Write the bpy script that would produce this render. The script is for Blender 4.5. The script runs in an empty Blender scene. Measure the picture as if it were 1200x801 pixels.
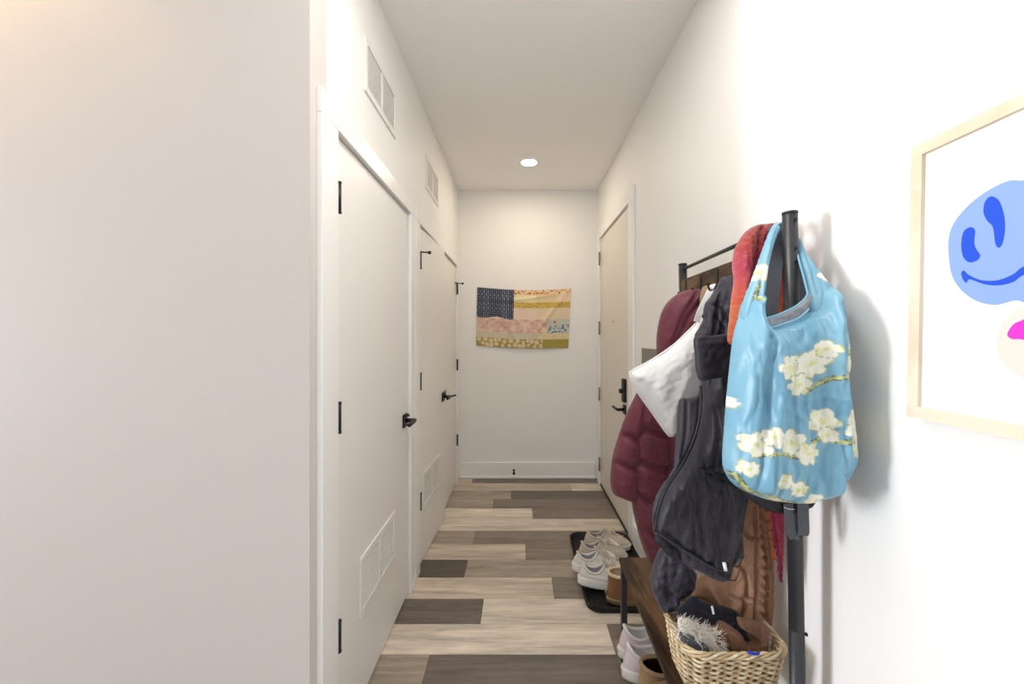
import bpy, bmesh, math, random
import numpy as np
from mathutils import Vector, noise as mnoise
from mathutils.geometry import delaunay_2d_cdt

random.seed(7)
SC = bpy.context.scene
COL = SC.collection
F, CX, CY, EYE = 480.0, 609.0, 394.5, 1.35


def at(px, py, y):
    """a point of the place, y metres down the hallway from the camera"""
    return Vector(((px - CX) * y / F, y, EYE + (CY - py) * y / F))


# ------------------------------------------------------------------ materials
def lin(h):
    h = h.lstrip('#')
    out = []
    for i in (0, 2, 4):
        c = int(h[i:i + 2], 16) / 255
        out.append(c / 12.92 if c <= .04045 else ((c + .055) / 1.055) ** 2.4)
    return tuple(out)


class NT:
    def __init__(s, name):
        s.m = bpy.data.materials.new(name)
        s.m.use_nodes = True
        s.t = s.m.node_tree
        s.b = s.t.nodes['Principled BSDF']

    def n(s, typ, **kw):
        o = s.t.nodes.new(typ)
        for k, v in kw.items():
            if k in o.inputs:
                o.inputs[k].default_value = v
            else:
                setattr(o, k, v)
        return o

    def l(s, a, b):
        s.t.links.new(a, b)


def mat(name, color, rough=.6, spec=.3, metal=0, var=0, vscale=8, bump=0, bscale=60, stretch=(1, 1, 1), sheen=0, attr=None, trans=0):
    """plain material: base colour, optional tone variation and a fine bump, both from noise"""
    t = NT(name)
    b = t.b
    c = lin(color) if isinstance(color, str) else color
    b.inputs['Base Color'].default_value = (*c, 1)
    b.inputs['Roughness'].default_value = rough
    b.inputs['Specular IOR Level'].default_value = spec
    b.inputs['Metallic'].default_value = metal
    if sheen:
        b.inputs['Sheen Weight'].default_value = sheen
        b.inputs['Sheen Roughness'].default_value = .5
    tc = t.n('ShaderNodeTexCoord')
    mp = t.n('ShaderNodeMapping')
    mp.inputs['Scale'].default_value = stretch
    t.l(tc.outputs['Object'], mp.inputs['Vector'])
    src = None
    if attr:
        a = t.n('ShaderNodeVertexColor', layer_name=attr)
        src = a.outputs['Color']
        t.l(src, b.inputs['Base Color'])
    if var:
        nz = t.n('ShaderNodeTexNoise', Scale=vscale, Detail=6.0, Roughness=.6)
        t.l(mp.outputs['Vector'], nz.inputs['Vector'])
        mr = t.n('ShaderNodeMapRange')
        mr.inputs['From Min'].default_value = .3
        mr.inputs['From Max'].default_value = .7
        mr.inputs['To Min'].default_value = 1 - var
        mr.inputs['To Max'].default_value = 1 + var
        t.l(nz.outputs['Fac'], mr.inputs['Value'])
        mx = t.n('ShaderNodeVectorMath', operation='SCALE')
        if src:
            t.l(src, mx.inputs[0])
        else:
            mx.inputs[0].default_value = c
        t.l(mr.outputs['Result'], mx.inputs['Scale'])
        t.l(mx.outputs['Vector'], b.inputs['Base Color'])
    if bump:
        nb = t.n('ShaderNodeTexNoise', Scale=bscale, Detail=4.0)
        t.l(mp.outputs['Vector'], nb.inputs['Vector'])
        bp = t.n('ShaderNodeBump', Strength=bump, Distance=.002)
        t.l(nb.outputs['Fac'], bp.inputs['Height'])
        t.l(bp.outputs['Normal'], b.inputs['Normal'])
    return t.m


def wood(name, dark, mid, light, rough=.5, stretch=(2, .25, 2), scale=14, attr=False, spec=.3):
    """grain: stretched noise run through a ramp; attr = plank tone and grain seed come from the mesh"""
    t = NT(name)
    b = t.b
    b.inputs['Roughness'].default_value = rough
    b.inputs['Specular IOR Level'].default_value = spec
    tc = t.n('ShaderNodeTexCoord')
    mp = t.n('ShaderNodeMapping')
    mp.inputs['Scale'].default_value = stretch
    t.l(tc.outputs['Object'], mp.inputs['Vector'])
    n1 = t.n('ShaderNodeTexNoise', noise_dimensions='4D', Scale=scale, Detail=8.0, Roughness=.62, Distortion=.6)
    n2 = t.n('ShaderNodeTexNoise', noise_dimensions='4D', Scale=scale * .22, Detail=3.0, Roughness=.5, Distortion=1.2)
    for q in (n1, n2):
        t.l(mp.outputs['Vector'], q.inputs['Vector'])
    mix = t.n('ShaderNodeMath', operation='MULTIPLY_ADD')
    t.l(n2.outputs['Fac'], mix.inputs[0])
    mix.inputs[1].default_value = 1.1
    t.l(n1.outputs['Fac'], mix.inputs[2])
    if attr:
        sd = t.n('ShaderNodeAttribute', attribute_name='seed')
        w = t.n('ShaderNodeMath', operation='MULTIPLY')
        t.l(sd.outputs['Fac'], w.inputs[0])
        w.inputs[1].default_value = 40
        for q in (n1, n2):
            t.l(w.outputs[0], q.inputs['W'])
        mr = t.n('ShaderNodeMapRange')
        mr.inputs['From Min'].default_value = .72
        mr.inputs['From Max'].default_value = 1.38
        mr.inputs['To Min'].default_value = .58
        mr.inputs['To Max'].default_value = 1.26
        t.l(mix.outputs[0], mr.inputs['Value'])
        a = t.n('ShaderNodeVertexColor', layer_name='Col')
        mx = t.n('ShaderNodeVectorMath', operation='SCALE')
        t.l(a.outputs['Color'], mx.inputs[0])
        t.l(mr.outputs['Result'], mx.inputs['Scale'])
        t.l(mx.outputs['Vector'], b.inputs['Base Color'])
    else:
        r = t.n('ShaderNodeValToRGB')
        e = r.color_ramp.elements
        e[0].position = .75
        e[0].color = (*lin(dark), 1)
        e[1].position = 1.0
        e[1].color = (*lin(light), 1)
        q = e.new(.9)
        q.color = (*lin(mid), 1)
        sc = t.n('ShaderNodeMath', operation='MULTIPLY')
        t.l(mix.outputs[0], sc.inputs[0])
        sc.inputs[1].default_value = .86
        t.l(sc.outputs[0], r.inputs['Fac'])
        t.l(r.outputs['Color'], b.inputs['Base Color'])
    bp = t.n('ShaderNodeBump', Strength=.25, Distance=.001)
    t.l(n1.outputs['Fac'], bp.inputs['Height'])
    t.l(bp.outputs['Normal'], b.inputs['Normal'])
    return t.m


def emit(name, color, strength):
    t = NT(name)
    t.b.inputs['Base Color'].default_value = (0, 0, 0, 1)
    t.b.inputs['Emission Color'].default_value = (*color, 1)
    t.b.inputs['Emission Strength'].default_value = strength
    return t.m


M = dict(
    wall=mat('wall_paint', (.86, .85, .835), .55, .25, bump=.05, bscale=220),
    wallside=mat('wall_paint_shaded', (.635, .593, .563), .55, .25, bump=.05, bscale=220),  # same wall paint, darkened: the dimmer light on this wall is in its colour
    wallroom=mat('unseen_wall_dimmed', (.42, .42, .43), .6, .2),  # unseen room walls, darkened to cut their bounce onto the side wall
    ceil=mat('ceiling_paint', (.90, .89, .88), .9, .1, bump=.25, bscale=260),
    trim=mat('trim_paint', (.88, .875, .86), .35, .4),
    door=mat('door_paint', (.84, .825, .80), .42, .35, bump=.04, bscale=180),
    entry=mat('entry_door_paint', (.76, .71, .64), .45, .3),
    black=mat('black_metal', '#161617', .42, .4),
    rack=mat('charcoal_metal', '#2b2c31', .38, .5, bump=.05, bscale=500),
    steel=mat('satin_nickel', '#8d857a', .35, .5, metal=.8),
    vent=mat('vent_enamel', (.82, .80, .77), .4, .35),
    ventdark=mat('vent_shadow_gap', '#4a4641', .8, .1),  # dark plate colour stands in for shade between the louvers
    dark=mat('dark_gap', '#14110f', .9, .05),
    floor=wood('floor_planks', '', '', '', .42, (1.2, 12, 1), 5.5, attr=True, spec=.35),
    rustic=wood('rustic_wood', '#23180f', '#4a331f', '#72543a', .45, (9, 1.6, 9), 3.4),
    pale=wood('pale_wood', '#d3bfa6', '#dccbb4', '#e6d8c4', .5, (6, 1, 1), 6),
    grey=mat('grey_panel', '#86827a', .5, .3),
    grip=mat('tray_rubber', '#141414', .5, .35, bump=.6, bscale=300),
)
# ------------------------------------------------------------------ mesh helpers
class MB:
    """collects shapes, links them as ONE mesh object"""
    def __init__(s):
        s.v, s.f, s.smooth, s.mi, s.col = [], [], [], [], []

    def add(s, vs, fs, smooth=False, mi=0, col=None):
        o = len(s.v)
        s.v += [tuple(v) for v in vs]
        s.f += [tuple(i + o for i in f) for f in fs]
        s.smooth += [smooth] * len(fs)
        s.mi += [mi] * len(fs)
        if col is not None:
            s.col += list(col)
        return s

    def box(s, x0, x1, y0, y1, z0, z1, bev=0, seg=2, mi=0):
        bm = bmesh.new()
        bmesh.ops.create_cube(bm, size=1)
        for v in bm.verts:
            v.co = Vector((x0 + (v.co.x + .5) * (x1 - x0), y0 + (v.co.y + .5) * (y1 - y0), z0 + (v.co.z + .5) * (z1 - z0)))
        if bev:
            bmesh.ops.bevel(bm, geom=list(bm.edges), offset=bev, segments=seg, profile=.5, affect='EDGES')
        bm.verts.index_update()
        s.add([v.co.copy() for v in bm.verts], [[v.index for v in f.verts] for f in bm.faces], False, mi)
        bm.free()
        return s

    def prism(s, poly, thick, mi=0, smooth=False):
        """poly: 3D points of a flat outline; thick: vector"""
        n = len(poly)
        t = Vector(thick)
        vs = [Vector(p) for p in poly] + [Vector(p) + t for p in poly]
        fs = [list(range(n))[::-1], list(range(n, 2 * n))] + [[i, (i + 1) % n, n + (i + 1) % n, n + i] for i in range(n)]
        return s.add(vs, fs, smooth, mi)

    def tube(s, path, r, n=8, closed=False, flat=1.0, up=None, mi=0, caps=True):
        """round or flattened tube along a path; r: number or list"""
        P = [Vector(p) for p in path]
        m = len(P)
        R = r if isinstance(r, (list, tuple)) else [r] * m
        vs, fs = [], []
        prev = None
        for i in range(m):
            if closed:
                d = P[(i + 1) % m] - P[i - 1]
            else:
                d = P[min(i + 1, m - 1)] - P[max(i - 1, 0)]
            if d.length < 1e-9:
                d = Vector((0, 0, 1))
            d.normalize()
            if up is not None:
                u = Vector(up)
            elif prev is not None:
                u = prev
            else:
                u = Vector((0, 0, 1)) if abs(d.z) < .9 else Vector((1, 0, 0))
            a = (u - d * u.dot(d))
            if a.length < 1e-6:
                a = d.orthogonal()
            a.normalize()
            prev = a
            b = d.cross(a)
            for k in range(n):
                th = 2 * math.pi * k / n
                vs.append(P[i] + a * math.cos(th) * R[i] * flat + b * math.sin(th) * R[i])
        rng = m if closed else m - 1
        for i in range(rng):
            j = (i + 1) % m
            for k in range(n):
                l = (k + 1) % n
                fs.append([i * n + k, i * n + l, j * n + l, j * n + k])
        if caps and not closed:
            fs.append(list(range(n))[::-1])
            fs.append([(m - 1) * n + k for k in range(n)])
        return s.add(vs, fs, True, mi)

    def ribbon(s, path, wid, thick, side, mi=0):
        """flat strap: rectangular section; side(s): width direction"""
        P = [Vector(p) for p in path]
        m = len(P)
        W = wid if isinstance(wid, (list, tuple)) else [wid] * m
        S = side if isinstance(side, list) else [side] * m
        vs, fs = [], []
        for i in range(m):
            d = (P[min(i + 1, m - 1)] - P[max(i - 1, 0)]).normalized()
            a = Vector(S[i])
            a = (a - d * a.dot(d)).normalized()
            b = d.cross(a)
            for (u, w) in ((-1, -1), (1, -1), (1, 1), (-1, 1)):
                vs.append(P[i] + a * u * W[i] / 2 + b * w * thick / 2)
        for i in range(m - 1):
            for k in range(4):
                l = (k + 1) % 4
                fs.append([i * 4 + k, i * 4 + l, i * 4 + 4 + l, i * 4 + 4 + k])
        fs += [[3, 2, 1, 0], [m * 4 - 4, m * 4 - 3, m * 4 - 2, m * 4 - 1]]
        return s.add(vs, fs, False, mi)

    def grid(s, nu, nv, fn, closed_u=False, smooth=True, mi=0, flip=False):
        vs = [fn(i, j) for j in range(nv) for i in range(nu)]
        fs = []
        for j in range(nv - 1):
            for i in range(nu if closed_u else nu - 1):
                k = (i + 1) % nu
                q = [j * nu + i, j * nu + k, (j + 1) * nu + k, (j + 1) * nu + i]
                fs.append(q[::-1] if flip else q)
        return s.add(vs, fs, smooth, mi)

    def lathe(s, prof, origin, axis=(0, 0, 1), n=24, mi=0):
        ax = Vector(axis).normalized()
        a = ax.orthogonal().normalized()
        b = ax.cross(a)
        O = Vector(origin)
        m = len(prof)
        vs = []
        for (r, h) in prof:
            for k in range(n):
                th = 2 * math.pi * k / n
                vs.append(O + ax * h + (a * math.cos(th) + b * math.sin(th)) * r)
        fs = [[i * n + k, i * n + (k + 1) % n, (i + 1) * n + (k + 1) % n, (i + 1) * n + k] for i in range(m - 1) for k in range(n)]
        fs += [list(range(n))[::-1], [(m - 1) * n + k for k in range(n)]]
        return s.add(vs, fs, True, mi)


def base_of(p):
    while p.parent:
        p = p.parent
    return p


def obj(name, mb, m, parent=None, origin=None, fixn=True):
    """link as one mesh object; its shape is given in world coordinates"""
    if parent is not None:
        off = Vector(base_of(parent)['o'])
    else:
        off = Vector(origin) if origin is not None else Vector((0, 0, 0))
    me = bpy.data.meshes.new(name)
    me.from_pydata([(v[0] - off.x, v[1] - off.y, v[2] - off.z) for v in mb.v], [], mb.f)
    me.polygons.foreach_set('use_smooth', mb.smooth)
    for q in (m if isinstance(m, (list, tuple)) else [m]):
        me.materials.append(q)
    if any(mb.mi):
        me.polygons.foreach_set('material_index', mb.mi)
    if fixn:
        bm = bmesh.new()
        bm.from_mesh(me)
        bmesh.ops.recalc_face_normals(bm, faces=bm.faces)
        bm.to_mesh(me)
        bm.free()
    if mb.col:
        ca = me.color_attributes.new('Col', 'FLOAT_COLOR', 'POINT')
        ca.data.foreach_set('color', np.array([(*c, 1) for c in mb.col], dtype=np.float32).ravel())
    me.update()
    o = bpy.data.objects.new(name, me)
    COL.objects.link(o)
    if parent is not None:
        o.parent = parent
    else:
        o.location = off
        o['o'] = tuple(off)
    return o


def tag(o, label, cat, group=None):
    o['label'] = label
    o['category'] = cat
    if group:
        o['group'] = group
    return o


def thing(name, label, cat, loc=(0, 0, 0), group=None):
    o = bpy.data.objects.new(name, None)
    COL.objects.link(o)
    o.location = loc
    o['o'] = tuple(loc)
    o.empty_display_size = .05
    return tag(o, label, cat, group)


def struct(name, mb, m, parent=None):
    o = obj(name, mb, m, parent)
    if parent is None:
        o['kind'] = 'structure'
    return o


def dup(root, loc, rotz, label, group=None):
    """a copy of a thing with copies of its parts and sub-parts"""
    r = root.copy()
    COL.objects.link(r)
    r.location = loc
    r.rotation_euler = (0, 0, rotz)
    r['label'] = label
    if group:
        r['group'] = group
    for ch in list(root.children):
        c = ch.copy()
        COL.objects.link(c)
        c.parent = r
        for g in list(ch.children):
            d = g.copy()
            COL.objects.link(d)
            d.parent = c
    return r


def spline(pts, per=8, closed=False):
    """Catmull-Rom through points of any dimension"""
    P = [Vector(p) for p in pts]
    n = len(P)
    out = []
    for i in range(n if closed else n - 1):
        if closed:
            a, b, c, d = P[i - 1], P[i], P[(i + 1) % n], P[(i + 2) % n]
        else:
            a, b, c, d = P[max(i - 1, 0)], P[i], P[i + 1], P[min(i + 2, n - 1)]
        for k in range(per):
            t = k / per
            out.append(.5 * ((2 * b) + (c - a) * t + (2 * a - 5 * b + 4 * c - d) * t * t + (3 * b - a - 3 * c + d) * t ** 3))
    if not closed:
        out.append(P[-1])
    return out


def seg_dist(P, A, B):
    """distance of points P (n,2) to a polyline given by segment ends"""
    best = np.full(len(P), 1e9)
    for a, b in zip(A, B):
        d = b - a
        L = float(d @ d) + 1e-12
        t = np.clip(((P - a) @ d) / L, 0, 1)
        q = a + t[:, None] * d
        best = np.minimum(best, np.hypot(*(P - q).T))
    return best


def resample(pts, s):
    out = []
    n = len(pts)
    for i in range(n):
        a, b = np.array(pts[i], float), np.array(pts[(i + 1) % n], float)
        k = max(1, int(round(np.hypot(*(b - a)) / s)))
        for j in range(k):
            out.append(a + (b - a) * j / k)
    return np.array(out)


def cloth(mb, outline, y, front=.04, back=.02, R=25, s=3.0, folds=(), wob=.003, wx=14, wy=70, smooth=2, color=None, seed=0, edge=.0, wr=0, wd=(9, 26), rot=0):
    """A hanging piece of clothing: its outline stands in the plane y (a number or a function), and
    it swells to real thickness to the front and to the back, with folds and seams worked into the front.
    folds: (polyline, height in metres (negative = seam), width)"""
    pts = [Vector((*p, 0)) for p in outline]
    if smooth:
        pts = spline(pts, 4, True)
    B = resample([(p.x, p.y) for p in pts], s)
    n = len(B)
    x0, y0 = B.min(0)
    x1, y1 = B.max(0)
    gx, gy = np.meshgrid(np.arange(x0, x1, s), np.arange(y0, y1, s * .87))
    gx = gx + (np.arange(gx.shape[0]) % 2)[:, None] * s * .5
    G = np.stack([gx.ravel(), gy.ravel()], 1)
    inside = np.zeros(len(G), bool)
    for i in range(n):
        a, b = B[i], B[(i + 1) % n]
        c = (a[1] > G[:, 1]) != (b[1] > G[:, 1])
        with np.errstate(divide='ignore', invalid='ignore'):
            xi = (b[0] - a[0]) * (G[:, 1] - a[1]) / (b[1] - a[1] + 1e-12) + a[0]
        inside ^= c & (G[:, 0] < xi)
    G = G[inside]
    dB = seg_dist(G, B, np.roll(B, -1, 0))
    G = G[dB > s * .6]
    P = np.concatenate([B, G])
    r = delaunay_2d_cdt([Vector(p) for p in P], [], [list(range(n))], 1, 1e-5)
    V = np.array([tuple(v) for v in r[0]])
    tris = [list(t) for t in r[2]]
    d = seg_dist(V, B, np.roll(B, -1, 0))
    on = d < 1e-3
    t = np.clip(d / R, 0, 1)
    prof = np.sqrt(np.clip(1 - (1 - t) ** 2, 0, 1))
    hf = front * prof + edge
    for (line, amp, w) in folds:
        L = np.array([(p.x, p.y) for p in spline([Vector((*q, 0)) for q in line], 6)]) if len(line) > 2 else np.array(line, float)
        dd = seg_dist(V, L[:-1], L[1:])
        hf = hf + amp * np.exp(-(dd / w) ** 2) * np.clip(d / 6, 0, 1)
    for i, (a, b) in enumerate(V):
        q = mnoise.noise(Vector((a / wx + seed, b / wy, seed * 1.7))) + .5 * mnoise.noise(Vector((a / wx * 2.3 + b / wy, b / wy * 3 + seed, 5)))
        hf[i] += wob * q * min(1, d[i] / 8)
        if wr:      # creases: sharp valleys where a stretched noise crosses zero
            ca, sa = math.cos(rot), math.sin(rot)
            u_, v_ = (a * ca + b * sa) / wd[0], (-a * sa + b * ca) / wd[1]
            w1_ = abs(mnoise.noise(Vector((u_ + seed, v_, 2.2 + seed)))) + .5 * abs(mnoise.noise(Vector((u_ * 2.1, v_ * 2.1 + seed, 7.7))))
            hf[i] += wr * (min(.5, w1_) * 2 - .5) * min(1, d[i] / 7)
    hb = back * prof
    yf = y if callable(y) else (lambda a, b: y)
    vs, nv = [], len(V)
    bi = np.full(nv, -1)
    for i, (a, b) in enumerate(V):
        p = at(a, b, yf(a, b))
        vs.append(p + Vector((0, -max(hf[i], .0008) if not on[i] else 0, 0)))
    for i, (a, b) in enumerate(V):
        if on[i]:
            bi[i] = i
        else:
            p = at(a, b, yf(a, b))
            bi[i] = len(vs)
            vs.append(p + Vector((0, hb[i] + .0008, 0)))
    fs = []
    for q in tris:
        fs.append(q)
        k = [int(bi[i]) for i in q][::-1]
        if not all(on[i] for i in q):
            fs.append(k)
    cols = None
    if color:
        ab = [None] * len(vs)
        for i in range(nv):
            ab[i] = V[i]
            ab[int(bi[i])] = V[i]
        cols = [color(float(p[0]), float(p[1])) for p in ab]
    mb.add(vs, fs, True, 0, cols)
    return lambda px, py: at(px, py, yf(px, py))


def pxline(line, y, per=8):
    """a smooth path through picture-measured points (px, py) standing at depth y, or (px, py, depth)"""
    return spline([at(p[0], p[1], p[2] if len(p) > 2 else y) for p in line], per)
# ------------------------------------------------------------------ the room
XL, XR, YF, ZC = -.5875, .7425, 3.916, 2.75
YN = 1.146                      # the wall that faces the camera
XW, YR = -6.0, -3.4             # the open room the camera stands in


def hexc(*hs):
    return [lin(h) for h in hs]


def build_floor():
    light, lm, mid, dm, dark, vd = hexc('#ddd1c1', '#c9bbaa', '#a89b8c', '#8d8176', '#756b63', '#5e554e')
    W = .18555
    rows = {  # (plank tones, joint px) row 0 starts 1.742 m away and the rows run across the hallway
        -1: ((mid, dark), (498,)), 0: ((light, dm), (716,)), 1: ((dark, light), (565,)),
        2: ((lm, dm), (648,)), 3: ((vd, mid), (546,)), 4: ((lm, dm), (616,)), 5: ((mid, dm), (556,)),
        6: ((light, light), (684,)), 7: ((light, dm), (624,)), 8: ((mid, dm), (578,)),
        9: ((mid, dark), (599,)), 10: ((lm, light), (669,)), 11: ((lm, dark), (554,)), 12: ((mid, dark), (640,)),
    }
    mb, seeds = MB(), []
    rnd = random.Random(3)
    g = .0007

    def plank(x0, x1, y0, y1, c):
        z = 0
        vs = [(x0 + g, y0 + g, z), (x1 - g, y0 + g, z), (x1 - g, y1 - g, z), (x0 + g, y1 - g, z),
              (x0 + g, y0 + g, -.004), (x1 - g, y0 + g, -.004), (x1 - g, y1 - g, -.004), (x0 + g, y1 - g, -.004)]
        fs = [[0, 1, 2, 3], [4, 5, 1, 0], [5, 6, 2, 1], [6, 7, 3, 2], [7, 4, 0, 3]]
        v = rnd.uniform(.93, 1.07)
        mb.add(vs, fs, False, 0, [tuple(q * v for q in c)] * 8)
        seeds.extend([rnd.random()] * 8)

    for r in range(-28, 13):
        y0 = 1.742 + W * r
        y1 = y0 + W
        if r in rows:
            tones, js = rows[r]
            yj = (y0 + y1) / 2
            xs = [-.72] + [(j - CX) * yj / F for j in js] + [1.0]
            for i in range(len(xs) - 1):
                plank(xs[i], xs[i + 1], y0, y1, tones[i])
        else:
            x = XW - rnd.uniform(0, .9)
            while x < 1:
                x1 = x + 1.22
                plank(x, x1, y0, y1, rnd.choice((light, lm, mid, dm, dark)))
                x = x1
    n = len(mb.v)
    mb.add([(XW - .1, YR - .1, -.004), (1, YR - .1, -.004), (1, YF + .2, -.004), (XW - .1, YF + .2, -.004),
            (XW - .1, YR - .1, -.1), (1, YR - .1, -.1), (1, YF + .2, -.1), (XW - .1, YF + .2, -.1)],
           [[0, 1, 2, 3], [7, 6, 5, 4], [0, 4, 5, 1], [1, 5, 6, 2], [2, 6, 7, 3], [3, 7, 4, 0]], False, 1, [(.05, .04, .03)] * 8)
    seeds.extend([0] * 8)
    o = struct('floor', mb, [M['floor'], M['dark']])
    a = o.data.attributes.new('seed', 'FLOAT', 'POINT')
    a.data.foreach_set('value', np.array(seeds, dtype=np.float32))


build_floor()
struct('ceiling', MB().box(XW - .1, 1.0, YR - .1, YF + .2, ZC, ZC + .1), M['ceil'])

D1 = (1.29, 2.153)
D2 = (2.35, 3.76)
ZD = 2.0
E = (2.74, 3.74)
ZE = 2.247
wl = MB()
wl.box(XL - .11, XL, YN + .1, D1[0], 0, ZC).box(XL - .11, XL, D1[1], D2[0], 0, ZC).box(XL - .11, XL, D2[1], YF + .11, 0, ZC)
wl.box(XL - .11, XL, D1[0], D1[1], ZD, ZC).box(XL - .11, XL, D2[0], D2[1], ZD, ZC)
struct('wall_left', wl, M['wall'])
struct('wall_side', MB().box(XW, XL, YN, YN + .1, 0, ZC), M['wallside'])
struct('wall_far', MB().box(XL, 1.0, YF, YF + .11, 0, ZC), M['wall'])
wr = MB()
wr.box(XR, XR + .11, YR, E[0], 0, ZC).box(XR, XR + .11, E[1], YF, 0, ZC).box(XR, XR + .11, E[0], E[1], ZE, ZC)
struct('wall_right', wr, M['wall'])
# the unseen room behind the camera: windows added on two sides for daylight
wo = MB()
WY = (-.02, 1.08, .25, 2.5)
wo.box(XW - .11, XW, YR, WY[0], 0, ZC).box(XW - .11, XW, WY[1], YN + .1, 0, ZC)
wo.box(XW - .11, XW, WY[0], WY[1], 0, WY[2]).box(XW - .11, XW, WY[0], WY[1], WY[3], ZC)
struct('wall_outer', wo, M['wallroom'])
RW = (-2.7, .2, .35, 2.45)
wb = MB()
wb.box(XW - .11, RW[0], YR - .11, YR, 0, ZC).box(RW[1], 1.0, YR - .11, YR, 0, ZC)
wb.box(RW[0], RW[1], YR - .11, YR, 0, RW[2]).box(RW[0], RW[1], YR - .11, YR, RW[3], ZC)
struct('wall_rear', wb, M['wallroom'])
w1 = MB()
for y0 in (WY[0], (WY[0] + WY[1]) / 2 - .03, WY[1] - .06):
    w1.box(XW - .09, XW - .02, y0, y0 + .06, WY[2], WY[3])
for z0 in (WY[2], WY[3] - .06):
    w1.box(XW - .09, XW - .02, WY[0], WY[1], z0, z0 + .06)
struct('unseen_window_1', w1, M['black'])
w2 = MB()
for x0 in (RW[0], (RW[0] + RW[1]) / 2 - .03, RW[1] - .06):
    w2.box(x0, x0 + .06, YR - .09, YR - .02, RW[2], RW[3])
for z0 in (RW[2], RW[3] - .06):
    w2.box(RW[0], RW[1], YR - .09, YR - .02, z0, z0 + .06)
struct('unseen_window_2', w2, M['black'])


# ---- casings and baseboards
def casing(name, x, sx, y0, y1, zt, w0, w1, wt, t=.018):
    mb = MB()
    a, b = sorted((x, x + sx * t))
    mb.box(a, b, y0 - w0, y0, 0, zt, .0025).box(a, b, y1, y1 + w1, 0, zt, .0025).box(a, b, y0 - w0, y1 + w1, zt, zt + wt, .0025)
    # the jamb lining and the stop behind the leaf
    c, d = sorted((x - sx * .0005, x - sx * .1))
    mb.box(c, d, y0 - .012, y0 - .0005, 0, zt).box(c, d, y1 + .0005, y1 + .012, 0, zt).box(c, d, y0, y1, zt - .0005, zt + .012)
    c, d = sorted((x - sx * .047, x - sx * .062))
    mb.box(c, d, y0, y1, zt - .03, zt)
    struct(name, mb, M['trim'])


casing('trim_1', XL, 1, D1[0], D1[1], ZD, .107, .085, .075)
casing('trim_2', XL, 1, D2[0], D2[1], ZD, .1, .1, .075)
casing('trim_3', XR, -1, E[0], E[1], ZE, .107, .1, .083)


def baseboard(name, x0, x1, y0, y1, h=.155):
    mb = MB().box(x0, x1, y0, y1, 0, h, .003)
    struct(name, mb, M['trim'])
    return mb


bb = MB().box(XL + .001, XR - .02, YF - .015, YF, .012, .155, .003).box(XL + .001, XR - .02, YF - .024, YF, 0, .026, .006)
struct('baseboard_far', bb, M['trim'])
bb = MB().box(XR - .015, XR, -3.3, E[0] - .11, .012, .155, .003).box(XR - .022, XR, -3.3, E[0] - .11, 0, .026, .006)
struct('baseboard_right', bb, M['trim'])
bb = MB().box(XW, XL - .004, YN - .015, YN, 0, .155, .003)
struct('baseboard_side', bb, M['trim'])
struct('baseboard_left', MB().box(XL, XL + .015, YN + .004, 1.18, 0, .155, .003), M['trim'])

# ---- closed volumes behind the doors, so that no gap shows daylight
struct('wall_closet', MB().box(XL - .16, XL - .115, YN + .1, YF, 0, ZC).box(XR + .115, XR + .16, 2.5, YF, 0, ZC), M['dark'])


# ---- doors
def grille_mesh(y0, y1, z0, z1, x, sx, nb=14, up=1):
    """a louvred grille lying in the plane x: frame, blades, dark back"""
    fr, bl, bk = MB(), MB(), MB()
    t = .007

    def bx(m, d0, d1, *r, bev=0):
        a, b = sorted((x + sx * d0, x + sx * d1))
        m.box(a, b, *r, bev)
    f = .024
    bx(fr, 0, t, y0, y0 + f, z0, z1, bev=.002)
    bx(fr, 0, t, y1 - f, y1, z0, z1, bev=.002)
    bx(fr, 0, t, y0 + f, y1 - f, z0, z0 + f, bev=.002)
    bx(fr, 0, t, y0 + f, y1 - f, z1 - f, z1, bev=.002)
    ym = (y0 + y1) / 2
    bx(fr, 0, t * .9, ym - .009, ym + .009, z0 + f, z1 - f, bev=.001)
    bx(bk, 0, .0012, y0 + f, y1 - f, z0 + f, z1 - f)
    h = (z1 - z0 - 2 * f) / nb
    for i in range(nb):
        z = z0 + f + h * (i + .5)
        for (a, b) in ((y0 + f, ym - .009), (ym + .009, y1 - f)):
            xa, xb = x + sx * .0009, x + sx * .0036
            bl.prism([(xa, a, z + up * h * .10 + h * .20), (xb, a, z - up * h * .10 + h * .20), (xb, a, z - up * h * .10 - h * .20), (xa, a, z + up * h * .10 - h * .20)], (0, b - a, 0))
    for zc in (z0 + .012, z1 - .012):
        for yc in (y0 + .012, y1 - .012):
            fr.lathe([(.004, 0), (.004, .0012), (.002, .002)], (x + sx * t, yc, zc), (sx, 0, 0), 8)
    return fr, bl, bk


def add_grille(parent, *a, own=False, **k):
    fr, bl, bk = grille_mesh(*a, **k)
    if own:
        obj('frame', fr, M['vent'], parent)
        obj('louver', bl, M['vent'], parent)
        obj('back_plate', bk, M['ventdark'], parent)
    else:
        g = obj('grille', fr, M['vent'], parent)
        obj('louver', bl, M['vent'], g)
        obj('back_plate', bk, M['ventdark'], g)


def hinge_mesh(x, y, z, h=.09):
    mb = MB().tube([(x, y, z - h / 2), (x, y, z + h / 2)], .0075, 10)
    for q in (-h / 2 - .002, h / 2 + .002):
        mb.lathe([(.0085, -.003), (.0085, .003)], (x, y, z + q), n=10)
    return mb


def spin(mb, cx, cy, ang):
    c, s = math.cos(ang), math.sin(ang)
    mb.v = [(cx + (v[0] - cx) * c - (v[1] - cy) * s, cy + (v[0] - cx) * s + (v[1] - cy) * c, v[2]) for v in mb.v]
    return mb


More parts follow.
